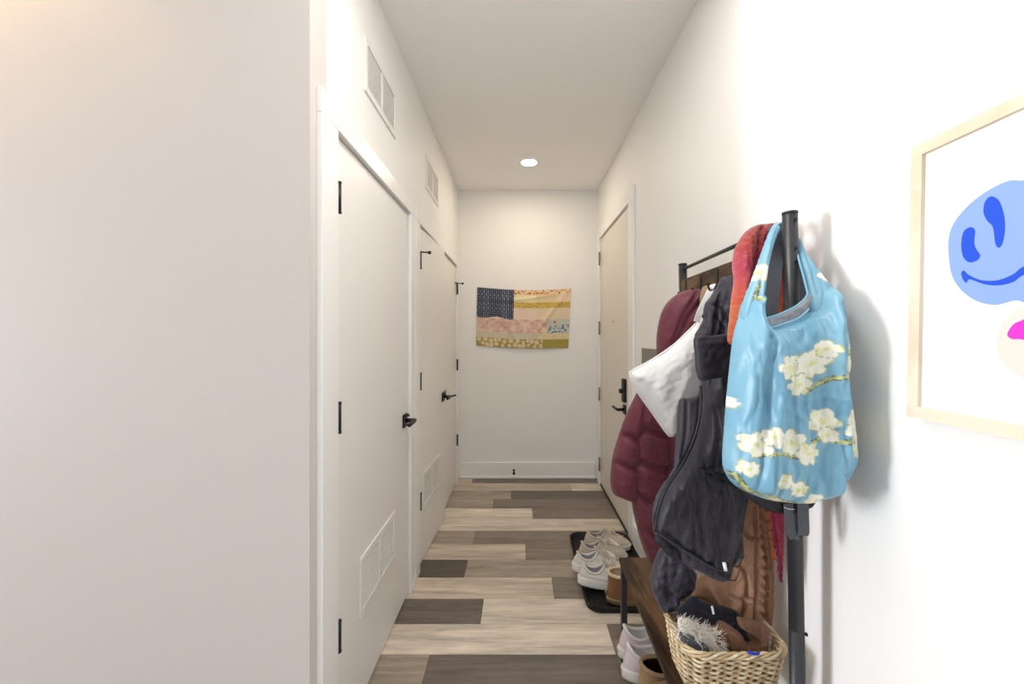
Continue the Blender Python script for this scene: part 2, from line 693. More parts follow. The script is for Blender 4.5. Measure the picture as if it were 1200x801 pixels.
def lever_meshes(x, y, z, sx, ydir, tilt=0, L=.115):
    """rose, and a lever whose bar runs along the door"""
    rose = MB()
    a, b = sorted((x, x + sx * .009))
    rose.box(a, b, y - .033, y + .033, z - .033, z + .033, .002)
    lev = MB().tube([(x + sx * .008, y, z), (x + sx * .055, y, z)], .011, 14)
    p = [(x + sx * .05, y - ydir * .012, z), (x + sx * .056, y + ydir * .02, z + tilt * .02), (x + sx * .056, y + ydir * L, z + tilt * L)]
    lev.tube(spline(p, 6), .0095, 10)
    return rose, lev


def slab(name, x, sx, y0, y1, zt, m, gap=.004, z0=.009, ang=0, piv=None, t=.04):
    a, b = sorted((x, x - sx * t))
    mb = MB().box(a, b, y0 + gap, y1 - gap, z0, zt - .006, .0015)
    if ang:
        spin(mb, *piv, ang)
    return struct(name, mb, m)


HZ = (1.79, 1.095, .405)
d1 = slab('door_1', XL, 1, *D1, ZD, M['door'])
for z in HZ:
    obj('hinge', hinge_mesh(XL + .0165, D1[0] + .004, z), M['black'], d1)
add_grille(d1, 1.5, 1.92, .317, .537, XL, 1)
r, l = lever_meshes(XL, 2.085, .925, 1, -1)
q = obj('handle_rose', r, M['black'], d1)
l.tube([(XL + .009, 2.085 - .018, .955), (XL + .03, 2.085 - .018, .955)], .007, 10)
obj('handle', l, M['black'], d1)

ymid = 3.055
ANG = -math.asin(.03 / .7)
PV = (XL, D2[0] + .004)
d2 = slab('door_2', XL, 1, D2[0], ymid, ZD, M['door'], ang=ANG, piv=PV)
for z in HZ:
    obj('hinge', hinge_mesh(XL + .0165, D2[0] + .004, z), M['black'], d2)
fr, bl, bk = grille_mesh(2.455, 2.875, .31, .535, XL, 1)
g = obj('grille', spin(fr, *PV, ANG), M['vent'], d2)
obj('louver', spin(bl, *PV, ANG), M['vent'], g)
obj('back_plate', spin(bk, *PV, ANG), M['ventdark'], g)
r, l = lever_meshes(XL, 2.985, .915, 1, -1, L=.10)
l.tube([(XL + .05, 2.985, .915), (XL + .095, 3.0, .925)], .006, 10)
l.tube([(XL + .02, 2.985, .915), (XL + .02, 2.985, .965)], .004, 8)
obj('handle_rose', spin(r, *PV, ANG), M['black'], d2)
obj('handle', spin(l, *PV, ANG), M['black'], d2)
d3 = slab('door_3', XL, 1, ymid, D2[1], ZD, M['door'])
for z in HZ:
    obj('hinge', hinge_mesh(XL + .0165, D2[1] - .004, z), M['black'], d3)


def pin_stop(parent, y, z):
    mb = MB().tube([(XL + .006, y, z), (XL + .012, y + .02, z), (XL + .062, y + .02, z - .004)], .0042, 8)
    mb.lathe([(.004, 0), (.0095, .002), (.0095, .016), (.006, .018)], (XL + .056, y + .02, z - .0035), (1, 0, -.05), 12)
    mb.lathe([(.009, -.004), (.009, .005)], (XL + .006, y, z), n=10)
    obj('hinge_stop', mb, M['black'], parent)


pin_stop(d2, D2[0] + .004, HZ[0] + .052)
pin_stop(d3, D2[1] - .028, HZ[0] + .052)

d4 = slab('door_4', XR, -1, *E, ZE, M['entry'], z0=.012)
for z in (2.06, 1.43, .83, .19):
    obj('hinge', hinge_mesh(XR - .0165, E[1] - .005, z, .11), M['steel'], d4)
obj('sweep', MB().box(XR - .012, XR - .0005, E[0] + .004, E[1] - .004, .004, .015, .002), M['black'], d4)
lk = MB().box(XR - .024, XR, 2.842, 2.906, .892, 1.056, .008, 3)
k = obj('keypad_lock', lk, M['black'], d4)
obj('thumb_turn', MB().box(XR - .045, XR - .024, 2.852, 2.896, .955, .985, .006, 2), M['black'], k)
r, l = lever_meshes(XR, 2.885, .838, -1, 1, L=.13)
obj('handle_rose', r, M['black'], d4)
obj('handle', l, M['black'], d4)
obj('peephole', MB().lathe([(.008, 0), (.007, .004), (.004, .005)], (XR, 3.24, 1.47), (-1, 0, 0), 14), M['steel'], d4)

# ---- air grilles high on the left wall
for (y0, y1, lab) in ((1.545, 1.93, 'white louvred air grille high on the wall above the wide single door'),
                      (2.55, 2.94, 'white louvred air grille high on the wall above the double closet doors')):
    v = thing('air_vent', lab, 'vent', (XL, (y0 + y1) / 2, 2.28), 'wall air grilles')
    add_grille(v, y0, y1, 2.28, 2.49, XL, 1, own=True, nb=14, up=-1)

# ---- recessed light, door stop, grey panel
li = thing('ceiling_light', 'round recessed downlight glowing in the hallway ceiling near the patchwork flag', 'light', (.075, 3.286, ZC))
ring = MB()
O = Vector((.075, 3.286, ZC))
ring.grid(32, 5, lambda i, j: O + Vector(((math.cos(i * math.pi / 16)) * (.084, .083, .074, .066, .058)[j], (math.sin(i * math.pi / 16)) * (.084, .083, .074, .066, .058)[j], (-.0005, -.004, -.007, -.006, -.002)[j])), True)
obj('trim_ring', ring, M['trim'], li, fixn=False)
obj('diffuser', MB().lathe([(.0595, -.0045), (.0595, -.0055)], O, n=32), emit('lamp_diffuser', (1, .9, .72), 14), li)

ds = thing('door_stop', 'small black door stop on the white baseboard of the far wall', 'door stop', (-.055, YF - .015, .073))
dm = MB().lathe([(.011, 0), (.011, .004), (.006, .006), (.005, .05)], (-.055, YF - .015, .082), (0, -1, -.25), 14)
obj('stem', dm, M['black'], ds)
obj('bumper', MB().lathe([(.008, .047), (.011, .05), (.011, .064), (.008, .068)], (-.055, YF - .015, .082), (0, -1, -.25), 14), M['dark'], ds)

pn = thing('wall_panel', 'flat grey metal electrical panel on the wall behind the burgundy coat', 'panel', (XR, 2.3, 1.02))
obj('door', MB().box(XR - .006, XR, 2.12, 2.475, 1.02, 1.283, .002), M['grey'], pn)
obj('latch', MB().box(XR - .01, XR - .006, 2.15, 2.175, 1.13, 1.17, .001), M['steel'], pn)
# ------------------------------------------------------------------ hall tree: coat rack with bench and shoe shelf
YA, YB = 1.68, .985             # far and near post


def rx(y, z):
    """the rack leans a little: x of its posts at height z"""
    return .676 + (y - YB) * .027 - .016 * z


ht = thing('hall_tree', 'black metal coat rack with wooden bench seat against the white wall', 'coat rack', (.56, 1.33, 0))
for y in (YA, YB):
    pm = MB().tube([(rx(y, z), y, z) for z in (.004, .648)], .0165, 20)
    pm.tube([(rx(y, z), y, z) for z in (.649, 1.645)], .0165, 20)
    pm.tube([(rx(y, z), y, z) for z in (1.645, 1.650)], .0172, 20)
    p = obj('post', pm, M['rack'], ht)
    sc = []
    for z in (1.628, 1.56, 1.527):
        c = Vector((rx(y, z) + .002, y - .0158, z))
        sc.append(MB().lathe([(.0042, 0), (.0042, .0012), (.0022, .0014), (.0022, .0002)], c, (0.15, -1, 0), 12))
    sc.append(MB().lathe([(.003, 0), (.003, .006), (.0042, .006), (.0042, .009)], (rx(y, .635) + .016, y, .635), (1, 0, 0), 10))
    for q_ in sc:
        obj('screw', q_, M['black'], p)
    obj('foot_cap', MB().lathe([(.0175, 0), (.0175, .02)], (rx(y, 0), y, 0), n=18), M['black'], p)
obj('top_bar', MB().tube([(rx(YA, 1.627), YA, 1.627), (rx(YB, 1.627), YB, 1.627)], .0065, 12), M['rack'], ht)
bd = MB()
q = [(rx(YB + .02, 1.511) - .012, YB + .022, 1.511), (rx(YB + .02, 1.58) - .012, YB + .022, 1.58),
     (rx(YA - .02, 1.58) - .012, YA - .012, 1.58), (rx(YA - .02, 1.511) - .012, YA - .012, 1.511)]
bd.prism(q, (.016, 0, 0))
board = obj('hook_board', bd, M['rustic'], ht)
for y in (1.615, 1.476, 1.345, 1.215, 1.085):
    x = rx(y, 1.54) - .0125
    hk = MB().ribbon([(x - .001, y, 1.572), (x - .001, y, 1.50)], .014, .003, (0, 1, 0))
    hk.tube(spline([(x - .002, y, 1.52), (x - .012, y, 1.506), (x - .022, y, 1.502), (x - .028, y, 1.510), (x - .029, y, 1.522)], 6), .0032, 8)
    hk.lathe([(.003, 0), (.006, .003), (.003, .007)], (x - .029, y, 1.52), (0, 0, 1), 10)
    obj('hook', hk, M['black'], board)
# bench
ZB = .433
f = lambda y: .398 + (y - .975) * .026      # front edge of the seat
bt = MB()
bt.prism([(f(1.70) - .004, 1.705, ZB - .018), (f(.965) - .004, .965, ZB - .018), (.652, .965, ZB - .018), (.67, 1.705, ZB - .018)], (0, 0, .018))
bt_o = obj('seat', bt, M['rustic'], ht)
bv = bt_o.modifiers.new('edge', 'BEVEL')
bv.width = .002
bv.segments = 2
for y in (1.685, .985):
    x = f(y) + .012
    lg = MB().box(x - .0115, x + .0115, y - .0115, y + .0115, .012, ZB - .0185, .0015)
    g = obj('leg', lg, M['rack'], ht)
    obj('foot_cap', MB().lathe([(.011, 0), (.012, .012)], (x, y, 0), n=14), M['vent'], g)
rl = MB()
for y in (1.685, .985):
    rl.box(f(y) + .024, rx(y, .4) - .016, y - .0095, y + .0095, ZB - .039, ZB - .0185, .001)
    rl.box(f(y) + .024, rx(y, .4) - .016, y - .0095, y + .0095, .06, .079, .001)
rl.box(.648, .662, .99, 1.67, ZB - .039, ZB - .0185)
obj('seat_frame', rl, M['rack'], ht)
for k in range(4):
    x0 = .43 + .072 * k
    obj('shelf_bar', MB().tube([(x0 - .012, .995, .0735), (x0 + .004, 1.675, .0735)], .0065, 10), M['rack'], ht)

# ------------------------------------------------------------------ boot tray
TX0, TX1, TY0, TY1 = .335, .715, 2.0, 2.77


def rrect(x0, x1, y0, y1, r, n=6):
    out = []
    for (cx, cy, a0) in ((x1 - r, y1 - r, 0), (x0 + r, y1 - r, 90), (x0 + r, y0 + r, 180), (x1 - r, y0 + r, 270)):
        for k in range(n + 1):
            a = math.radians(a0 + 90 * k / n)
            out.append((cx + r * math.cos(a), cy + r * math.sin(a)))
    return out


tr = MB()
prof = [(.0, .0), (.008, .004), (-.004, .028), (-.006, .031), (.0, .0315), (.004, .029), (.016, .008), (.022, .006)]
loops = []
for (ins, z) in prof:
    loops.append([(x, y, z) for (x, y) in rrect(TX0 + ins, TX1 - ins, TY0 + ins, TY1 - ins, .07 - ins, 8)])
n = len(loops[0])
tr.grid(n, len(loops), lambda i, j: loops[j][i], True)
tr.add(loops[-1], [list(range(n))])
tr.add(loops[0], [list(range(n))[::-1]])
for k in range(17):
    x = TX0 + .035 + k * .0185
    tr.tube([(x, TY0 + .05, .0065), (x, TY1 - .05, .0065)], .0022, 6)
tray = obj('boot_tray', tr, M['grip'], None, (.53, 2.4, 0))
tag(tray, 'shallow black plastic boot tray with shoes on the wood floor', 'tray')

# ------------------------------------------------------------------ shoes
M['sole'] = mat('white_foam_sole', '#e9e7e0', .6, .2)
M['greige'] = mat('greige_suede', '#c9beaf', .85, .1, var=.05, vscale=60, bump=.3, bscale=400, sheen=.2)
M['wmesh'] = mat('white_mesh', '#dcd8d0', .8, .15, bump=.4, bscale=500)
M['lining'] = mat('grey_lining', '#a3a4ab', .9, .1, bump=.3, bscale=500)
M['logo'] = mat('reflective_white', '#f4f4f6', .3, .5)
M['laces'] = mat('cream_laces', '#cfc5b5', .8, .1)
M['pink'] = mat('pale_pink_mesh', '#e6d9dc', .8, .15, bump=.4, bscale=500)
M['white'] = mat('white_leather', '#eceaea', .5, .3)
M['suede'] = mat('chestnut_suede', '#8b623c', .9, .1, var=.12, vscale=25, bump=.3, bscale=300, sheen=.3)
M['fleece'] = mat('cream_fleece', '#d9c9ad', .95, .05, bump=1.0, bscale=160, var=.1, vscale=70)
M['tan'] = mat('tan_suede', '#a98d69', .9, .1, var=.08, vscale=30, bump=.2, bscale=300, sheen=.3)
M['brownfur'] = mat('brown_fleece', '#3a2a20', .95, .05, bump=1.0, bscale=160, var=.2, vscale=70)


def bez(a, b, c, d, t):
    s = 1 - t
    return a * s ** 3 + b * 3 * s * s * t + c * 3 * s * t * t + d * t ** 3


class Shoe:
    def __init__(s, L=.285, W=.102, zs=.032, heel=.10, front=.105, side=.072, xc=.075, ca=.056, cb=.031, toe=.05, run=.5):
        s.__dict__.update(locals())

    def base(s, th, grow=1.0, z=None):
        u = (1 + math.cos(th)) / 2
        hw = s.W / 2 * (.74 + .26 * (1 - (1 - min(1, u / .68)) ** 2) - .04 * max(0, u - .68))
        y = math.copysign(abs(math.sin(th)) ** .72, math.sin(th)) * hw
        return Vector((s.L / 2 + s.L / 2 * math.cos(th) * grow, y * grow, s.zs if z is None else z))

    def top(s, th, k=1.0, dz=0):
        c = math.cos(th)
        z = s.side + (s.front - s.side) * max(0, c) ** 2.4 + (s.heel - s.side) * max(0, -c) ** 2.2
        return Vector((s.xc + s.ca * c * k, s.cb * math.sin(th) * k, z + dz))

    def P(s, th, t):
        B, T = s.base(th), s.top(th)
        c = math.cos(th)
        fr = max(0, c) ** .7
        h1 = .035 + .008 * fr if c > 0 else .035
        p1 = B + Vector((.004 * c, .003 * math.sin(th), (s.toe - s.zs) * 1.1 if c > .2 else h1))
        k = .06 + (s.run - .06) * fr
        p2 = T + Vector(((B.x - T.x) * k, (B.y - T.y) * (.2 + .3 * fr), -.018 - .012 * fr))
        return bez(B, p1, p2, T, t)

    def build(s, root, mu, ms, ml, logo=None, laces=None, tongue=None, mr=None, sole_col=None, rim=.0065, loopz=.0, fur=None):
        N = 44
        A = [2 * math.pi * i / N for i in range(N)]
        up = MB().grid(N, 13, lambda i, j: s.P(A[i], j / 12), True)
        lo = MB().grid(N, 6, lambda i, j: s.top(A[i], 1 - .05 * j, -(s.top(A[i]).z - s.zs - .004) * (j / 5)), True)
        lo.add([s.top(a, .75, -(s.top(a).z - s.zs - .004)) for a in A], [list(range(N))])
        uo = obj('upper', up, mu, root, fixn=False)
        obj('lining', lo, ml, root)
        if rim:
            rm = MB().tube([s.top(a, 1.0, -.001) for a in A], rim, 8, True)
            if fur:
                obj('fleece_rim', rm, fur, root)
            else:
                obj('collar', rm, mr or mu, root)
        so = MB()
        lv = [(0, .93), (.004, .985), (.012, 1.02), (.02, 1.0), (s.zs - .004, 1.035), (s.zs + .004, 1.03), (s.zs + .007, .99)]

        def sp(i, j):
            z, g = lv[j]
            a = A[i]
            p = s.base(a, g * (1 + (.012 * math.sin(a * 14) if j in (1, 2) else 0)))
            c = math.cos(a)
            rise = .010 * max(0, c - .55) * (1 - z / .05)      # toe spring
            heel = .007 * max(0, -c) if j >= 4 else 0
            return Vector((p.x + (.004 * -1 if c < -.5 and j in (2, 3, 4) else 0), p.y, z + rise + heel))
        so.grid(N, len(lv), sp, True)
        so.add([sp(i, 0) for i in range(N)], [list(range(N))[::-1]])
        obj('sole', so, ms, root)
        if tongue:
            tg = MB()
            x0 = s.xc + s.ca
            pts = [(x0 + .055, s.P(0, .72).z - .004), (x0 + .02, s.top(0).z - .006), (x0 - .004, s.top(0).z + .014), (x0 - .014, s.top(0).z + .024)]
            tg.ribbon(spline([(a, 0, b) for a, b in pts], 5), [.03] * 10 + [.036] * 6, .008, (0, 1, 0))
            obj('tongue', tg, tongue, root)
        if laces:
            lc = MB()
            for k in range(5):
                t = .50 + .085 * k
                a0 = .34 + .07 * k
                p, q = s.P(a0, t), s.P(-a0, t)
                m = s.P(0, t)
                lc.tube(spline([p, (p + m) / 2 + Vector((0, 0, .006)), m + Vector((.002 * (-1) ** k, 0, .007)), (q + m) / 2 + Vector((0, 0, .006)), q], 4), .0028, 6)
            p = s.P(0, .86) + Vector((0, 0, .01))
            for sg in (-1, 1):
                lc.tube(spline([p, p + Vector((.012, sg * .02, .008)), p + Vector((.03, sg * .03, -.006)), p + Vector((.014, sg * .016, -.002)), p], 5), .0024, 6)
                lc.tube(spline([p, p + Vector((.018, sg * .012, .0)), p + Vector((.036, sg * .022, -.016))], 5), .0024, 6)
            obj('lace', lc, laces, root)
        if logo:
            for sg in (-1, 1):
                lg = MB()

                def S(u, v):        # u along the shoe (0 heel .. 1 toe), v up: a point just outside the upper
                    a = sg * (1.62 - .66 * u - .16 * v)
                    t = .10 + .70 * v
                    p = s.P(a, t)
                    d = .003
                    nrm = (s.P(a + .04, t) - s.P(a - .04, t)).cross(s.P(a, t + .03) - s.P(a, t - .03)).normalized()
                    if nrm.y * sg < 0:
                        nrm = -nrm
                    return p + nrm * d
                for (a, b, w) in (((.10, .0), (.30, 1.0), .2), ((.30, .98), (.70, .02), .22), ((.70, 0), (.92, 1.0), .2)):
                    vs, K = [], 6
                    for k in range(K + 1):
                        u = a[0] + (b[0] - a[0]) * k / K
                        v = a[1] + (b[1] - a[1]) * k / K
                        vs += [S(u - w / 2, v), S(u + w / 2, v)]
                    lg.add(vs, [[2 * k, 2 * k + 1, 2 * k + 3, 2 * k + 2] for k in range(K)], True)
                o = obj('letter_mark', lg, M['logo'], uo, fixn=False)
        return root


# greige running shoes with a big N on the side
ga = thing('running_shoe', 'greige running shoe with white N, far end of the black tray', 'shoe', (0, 0, 0), 'shoes on the boot tray')
Shoe(L=.29, W=.105, zs=.034, heel=.115, front=.118, side=.082, toe=.06).build(ga, M['greige'], M['sole'], M['lining'], True, M['laces'], M['greige'])
gb = dup(ga, (.352, 2.45, .0108), .03, 'greige running shoe with white N, standing in front of its pair on the tray')
ga.location = (.408, 2.592, .0105)
ga.rotation_euler = (0, 0, -.02)
wa = thing('sneaker', 'off white sneaker with grey lining behind its pair on the black tray', 'shoe', (0, 0, 0), 'shoes on the boot tray')
Shoe(L=.285, W=.10, zs=.036, heel=.105, front=.112, side=.075).build(wa, M['wmesh'], M['sole'], M['lining'], None, M['laces'], M['greige'])
wb_ = dup(wa, (.312, 2.182, .0375), .04, 'off white sneaker with thick sole beside the brown boot on the tray')
wb_.rotation_euler[1] = .085
wa.location = (.298, 2.308, .0375)
wa.rotation_euler = (0, .085, .05)
bo = thing('sheepskin_boot', 'chestnut brown suede ankle boot with cream fleece on the black tray', 'boot', (0, 0, 0), 'shoes on the boot tray')
Shoe(L=.25, W=.096, zs=.018, heel=.150, front=.150, side=.148, xc=.062, ca=.058, cb=.046, toe=.062, run=.22).build(
    bo, M['suede'], M['tan'], M['fleece'], rim=.008, fur=M['fleece'])
obj('heel_label', MB().box(-.012, -.009, -.012, .012, .045, .062, .001), M['tan'], bo)
bo.location = (.445, 2.072, .0105)
bo.rotation_euler = (0, 0, .05)
# on the shelf under the bench
pa = thing('sneaker', 'white and pale pink sneaker on the shelf, beside the bench leg', 'shoe', (0, 0, 0), 'shoes on the bench shelf')
Shoe(L=.275, W=.094, zs=.034, heel=.125, front=.115, side=.09).build(pa, M['pink'], M['sole'], M['white'], None, M['white'], M['white'], mr=M['white'])
dup(pa, (.385, 1.526, .0805), .02, 'white and pale pink sneaker on the shelf, next to the tan slipper')
pa.location = (.395, 1.625, .0805)
sl = thing('slipper', 'tan suede slipper with dark brown lining, beside the pink sneaker', 'slipper', (0, 0, 0), 'shoes on the bench shelf')
Shoe(L=.27, W=.10, zs=.024, heel=.135, front=.15, side=.125, xc=.078, ca=.068, cb=.044, toe=.07, run=.35).build(
    sl, M['tan'], M['tan'], M['brownfur'], rim=.007, mr=M['tan'])
dup(sl, (.418, 1.31, .0805), .04, 'tan suede slipper with dark brown lining, under the middle of the bench')
sl.location = (.412, 1.424, .0805)
sl.rotation_euler = (0, 0, .04)
# ------------------------------------------------------------------ framed print
M['paper'] = mat('white_paper', (.86, .86, .85), .7, .2)
M['blue1'] = mat('print_light_blue', '#8ba7e6', .7, .1)
M['blue2'] = mat('print_blue', '#2d55cf', .7, .1)
M['pink1'] = mat('print_pale_pink', '#ecd3cb', .7, .1)
M['mag'] = mat('print_magenta', '#d63cc3', .7, .1)
XP = XR - .026                  # front of the frame
PY0, PY1, PZ0, PZ1 = .365, .7586, 1.2, 1.697
fp = thing('framed_print', 'framed print with melting blue smiley in a pale wood frame', 'picture', (XR, .56, PZ0))
fm = MB()
w = .021


def frame_bar(a, b, c, d):
    """mitred bar: four corners (y,z), outer a-b, inner c-d"""
    fm.prism([(XP, *a), (XP, *b), (XP, *d), (XP, *c)], (.024, 0, 0))


o4 = [(PY0, PZ0), (PY1, PZ0 + .0035), (PY1 - .008, PZ1 - .001), (PY0, PZ1 + .002)]
i4 = [(PY0 + w, PZ0 + w), (PY1 - w, PZ0 + w + .0035), (PY1 - w - .008, PZ1 - w - .001), (PY0 + w, PZ1 - w + .002)]
for k in range(4):
    frame_bar(o4[k], o4[(k + 1) % 4], i4[k], i4[(k + 1) % 4])
obj('frame', fm, M['pale'], fp)
XQ = XR - .019
paper = obj('paper', MB().prism([(XQ, *p) for p in ((PY0 + .01, PZ0 + .01), (PY1 - .012, PZ0 + .01), (PY1 - .016, PZ1 - .01), (PY0 + .01, PZ1 - .01))], (.004, 0, 0)), M['paper'], fp)


def on_print(pts):
    """picture-measured outline carried onto the sheet: (y, z)"""
    return [(F * XQ / (px - CX), EYE + (CY - py) * XQ / (px - CX)) for px, py in pts]


def shape(name, yz, m, lift):
    P = spline([Vector((a, b, 0)) for a, b in yz], 6, True)
    q = [(XQ - lift, p.x, p.y) for p in P]
    obj(name, MB().prism(q, (lift - .0001 * 2, 0, 0)), m, paper)


face = on_print([(1111.4, 287), (1116, 265), (1132, 243.5), (1155, 225), (1181, 212), (1200, 211)])
yc = .603
face = face + [(.555, 1.571), (.522, 1.53), (.512, 1.47), (.53, 1.415), (.565, 1.385)] + on_print([(1194, 352), (1168, 357), (1146, 353), (1127, 340), (1115, 320)])
shape('face', face, M['blue1'], .0004)
shape('eye', on_print([(1127, 285), (1130, 271), (1138, 266), (1143, 270), (1142, 283), (1144, 291), (1149, 299), (1145, 305), (1136, 307), (1129, 300)]), M['blue2'], .0008)
shape('eye', on_print([(1153, 248), (1155, 236), (1162, 230), (1171, 235), (1177, 252), (1178, 270), (1175, 285), (1171, 290), (1167, 285), (1164, 266), (1157, 258)]), M['blue2'], .0008)
ms_ = on_print([(1127, 320), (1130, 317), (1136, 322), (1150, 328), (1170, 328), (1188, 321), (1200, 312)])
mr_ = on_print([(1200, 322), (1188, 330), (1172, 334), (1155, 333), (1137, 327), (1133, 331), (1129, 327)])
shape('mouth', ms_ + [(.555, 1.462), (.542, 1.478), (.537, 1.470), (.553, 1.448)] + mr_, M['blue2'], .0008)
shape('face', on_print([(1167, 404), (1171, 388), (1181, 371), (1196, 360)]) + [(.57, 1.372), (.52, 1.362), (.475, 1.33), (.475, 1.285), (.52, 1.25), (.57, 1.265)] + on_print([(1198, 443), (1184, 434), (1172, 420)]), M['pink1'], .0003)
shape('eye', on_print([(1181, 392), (1187, 381), (1196, 376), (1206, 374)]) + [(.58, 1.355), (.572, 1.34), (.583, 1.332)] + on_print([(1204, 400), (1195, 397), (1187, 397)]), M['mag'], .0008)

# ------------------------------------------------------------------ patchwork flag
QW, QH = 190, 130
M['quilt'] = mat('patchwork_cotton', (.8, .8, .8), .9, .05, bump=.3, bscale=700, attr='Col')
qc = {k: lin(v) for k, v in dict(navy='#1b2440', nw='#aab0bb', cream='#eadbb4', beige='#e2cda2', yel='#d7b964', brown='#7c5a2c',
                                 pinkc='#e8cfb6', pink='#cfa394', pale='#e2d0c4', grey='#c3c6bc', blue='#4a6f93', orange='#c8552c',
                                 sage='#bfbfa0', olive='#a79a55', green='#7d8c4a', rose='#dcc3a9', ora='#cf6a2a').items()}


def mixc(a, b, t):
    t = max(0, min(1, t))
    return tuple(x + (y - x) * t for x, y in zip(a, b))


def nz(x, y, s=0):
    return mnoise.noise(Vector((x, y, s)))


def quilt_color(u, v):
    if u < .395 and v < .5 + .02 * math.sin(u * 22):
        a, b = u * 46, v * 40
        i, j = int(a), int(b)
        fa, fb = a - i, b - j
        on = abs((fa if (i + j) % 2 else fb) - .5) < .17 and abs((fb if (i + j) % 2 else fa) - .5) < .36
        return qc['nw'] if on else qc['navy']
    if v < .085:
        return mixc(qc['cream'], qc['ora'], 1.6 * (nz(u * 42, v * 26) + .22))
    if u >= .395 and v < .21:
        return qc['cream'] if u < .63 else (qc['beige'] if u < .85 else qc['pinkc'])
    if u >= .395 and v < .315:
        return mixc(qc['yel'], qc['brown'], 3 * (nz(u * 95, v * 60) - .12))
    if v < .51:
        return mixc(qc['pinkc'] if u < .64 else qc['beige'], qc['pale'], .4)
    if v < .745:
        if u < .76:
            return mixc(mixc(qc['pink'], qc['pale'], .9 * (nz(u * 24, v * 18) + .35)), qc['pinkc'], 1.4 * nz(u * 9, v * 9, 3))
        c = qc['grey']
        c = mixc(c, qc['orange'], 5 * (nz(u * 34, v * 30, 1) - .22) if v < .60 and u < .86 else 0)
        return mixc(c, qc['blue'], 5 * (nz(u * 36, v * 34, 2) - .08) if v > .60 else 0)
    if v < .85:
        return mixc(qc['sage'], qc['pale'], .7 * (nz(u * 70, v * 60) + .5)) if u < .66 else mixc(qc['beige'], qc['sage'], 1.5 * nz(u * 40, v * 30))
    if u < .715:
        best = 1
        for k in range(13):
            for r, vv in enumerate((.885, .96)):
                q1, q2 = .014 * math.sin(k * 7.3 + r * 2), .016 * math.sin(k * 4.1 + r * 5)
                d = math.hypot((u - (.03 + k * .058 + .029 * r) - q1) * 1.62, (v - vv - q2)) + .006 * nz(u * 60, v * 60) + .006 * math.sin(k * 5 + r)
                best = min(best, d)
        return mixc(mixc(qc['rose'], qc['beige'], best * 14), mixc(qc['olive'], qc['green'], 2 * nz(u * 40, v * 40)), (best - .03) * 90)
    return qc['olive']


TL, TRc, BR_, BL_ = at(559.2, 336.2, 3.9), at(669.3, 338, 3.9), at(666, 407.5, 3.9), at(558, 404.5, 3.9)
qm = MB()


def qpos(i, j, back=0):
    u, v = i / (QW - 1), j / (QH - 1)
    p = TL * (1 - u) * (1 - v) + TRc * u * (1 - v) + BR_ * u * v + BL_ * (1 - u) * v
    sag = math.sin(math.pi * u)
    p.z -= .021 * sag * (1 - v) + .014 * sag * v
    d = .008 + .012 * sag * (.4 + .6 * v) + .006 * nz(u * 5, v * 4)
    d += .012 * math.exp(-((u - .97 + (v) * .45) / .035) ** 2) * math.sin(math.pi * min(1, v * 1.1 + .05))
    d += .010 * math.exp(-((u - .12 - v * .36) / .04) ** 2) * math.sin(math.pi * v)
    d += .008 * math.exp(-((v - .13 - .05 * math.sin(u * 5)) / .03) ** 2) * sag
    p.y = YF - max(.002, d) + back
    return p


cols = [quilt_color(i / (QW - 1), j / (QH - 1)) for j in range(QH) for i in range(QW)]
qm.grid(QW, QH, lambda i, j: qpos(i, j))
qm.grid(QW, QH, lambda i, j: qpos(i, j, .0012), flip=True)
qm.col = cols + cols
flag = obj('patchwork_flag', qm, M['quilt'], None, (.04, YF, 1.25), fixn=False)
tag(flag, 'patchwork cloth flag with navy corner and floral stripes pinned to the far wall', 'flag', None)

# ------------------------------------------------------------------ wicker basket with winter things
M['wicker'] = mat('willow', '#b9a17c', .55, .25, var=.4, vscale=26, bump=.3, bscale=200)
M['wicker2'] = mat('pale_willow', '#d6c6a8', .55, .25, var=.35, vscale=30, bump=.3, bscale=200)
BX0, BX1, BY0, BY1, BZ0, BZ1 = .433, .668, 1.035, 1.205, ZB + .004, .556
NP = 168
prim = rrect(0, 1, 0, 1, .18, 6)


def ring(grow, z, n=NP):
    """rounded-rectangle ring at height z"""
    g = grow
    P = resample(rrect(BX0 - g, BX1 + g, BY0 - g, BY1 + g, .045, 8), .004)
    t = np.linspace(0, len(P), n, endpoint=False)
    i = t.astype(int) % len(P)
    j = (i + 1) % len(P)
    fr = (t - t.astype(int))[:, None]
    Q = P[i] * (1 - fr) + P[j] * fr
    d = np.roll(Q, -1, 0) - np.roll(Q, 1, 0)
    nrm = np.stack([d[:, 1], -d[:, 0]], 1) / (np.hypot(d[:, 0], d[:, 1])[:, None] + 1e-9)
    return Q, nrm


bk = thing('wicker_basket', 'wicker basket of winter hats and gloves standing on the wooden bench', 'basket', (.54, 1.12, ZB))
weave, stakes = MB(), MB()
NS = 42
rows = 15
for r in range(rows):
    t = r / (rows - 1)
    z = BZ0 + .008 + (BZ1 - BZ0 - .02) * t
    Q, nrm = ring(.014 * t - .004, z)
    amp = .0042
    ph = math.pi * (r % 2)
    pts = []
    for k in range(NP):
        s = amp * math.sin(k / NP * NS * math.pi + ph) + random.uniform(-.0004, .0004)
        pts.append((Q[k][0] + nrm[k][0] * s, Q[k][1] + nrm[k][1] * s, z + .0012 * math.sin(k * .31 + r * 2)))
    weave.tube(pts, .0036, 6, True, mi=r % 2)
for k in range(NS):
    i = int(k / NS * NP)
    a, na = ring(-.004, 0)
    b, nb_ = ring(.010, 0)
    stakes.tube([(a[i][0], a[i][1], BZ0), (b[i][0], b[i][1], BZ1)], .0030, 6)
obj('woven_wall', weave, [M['wicker'], M['wicker2']], bk)
obj('stake_frame', stakes, M['wicker'], bk)
rim = MB()
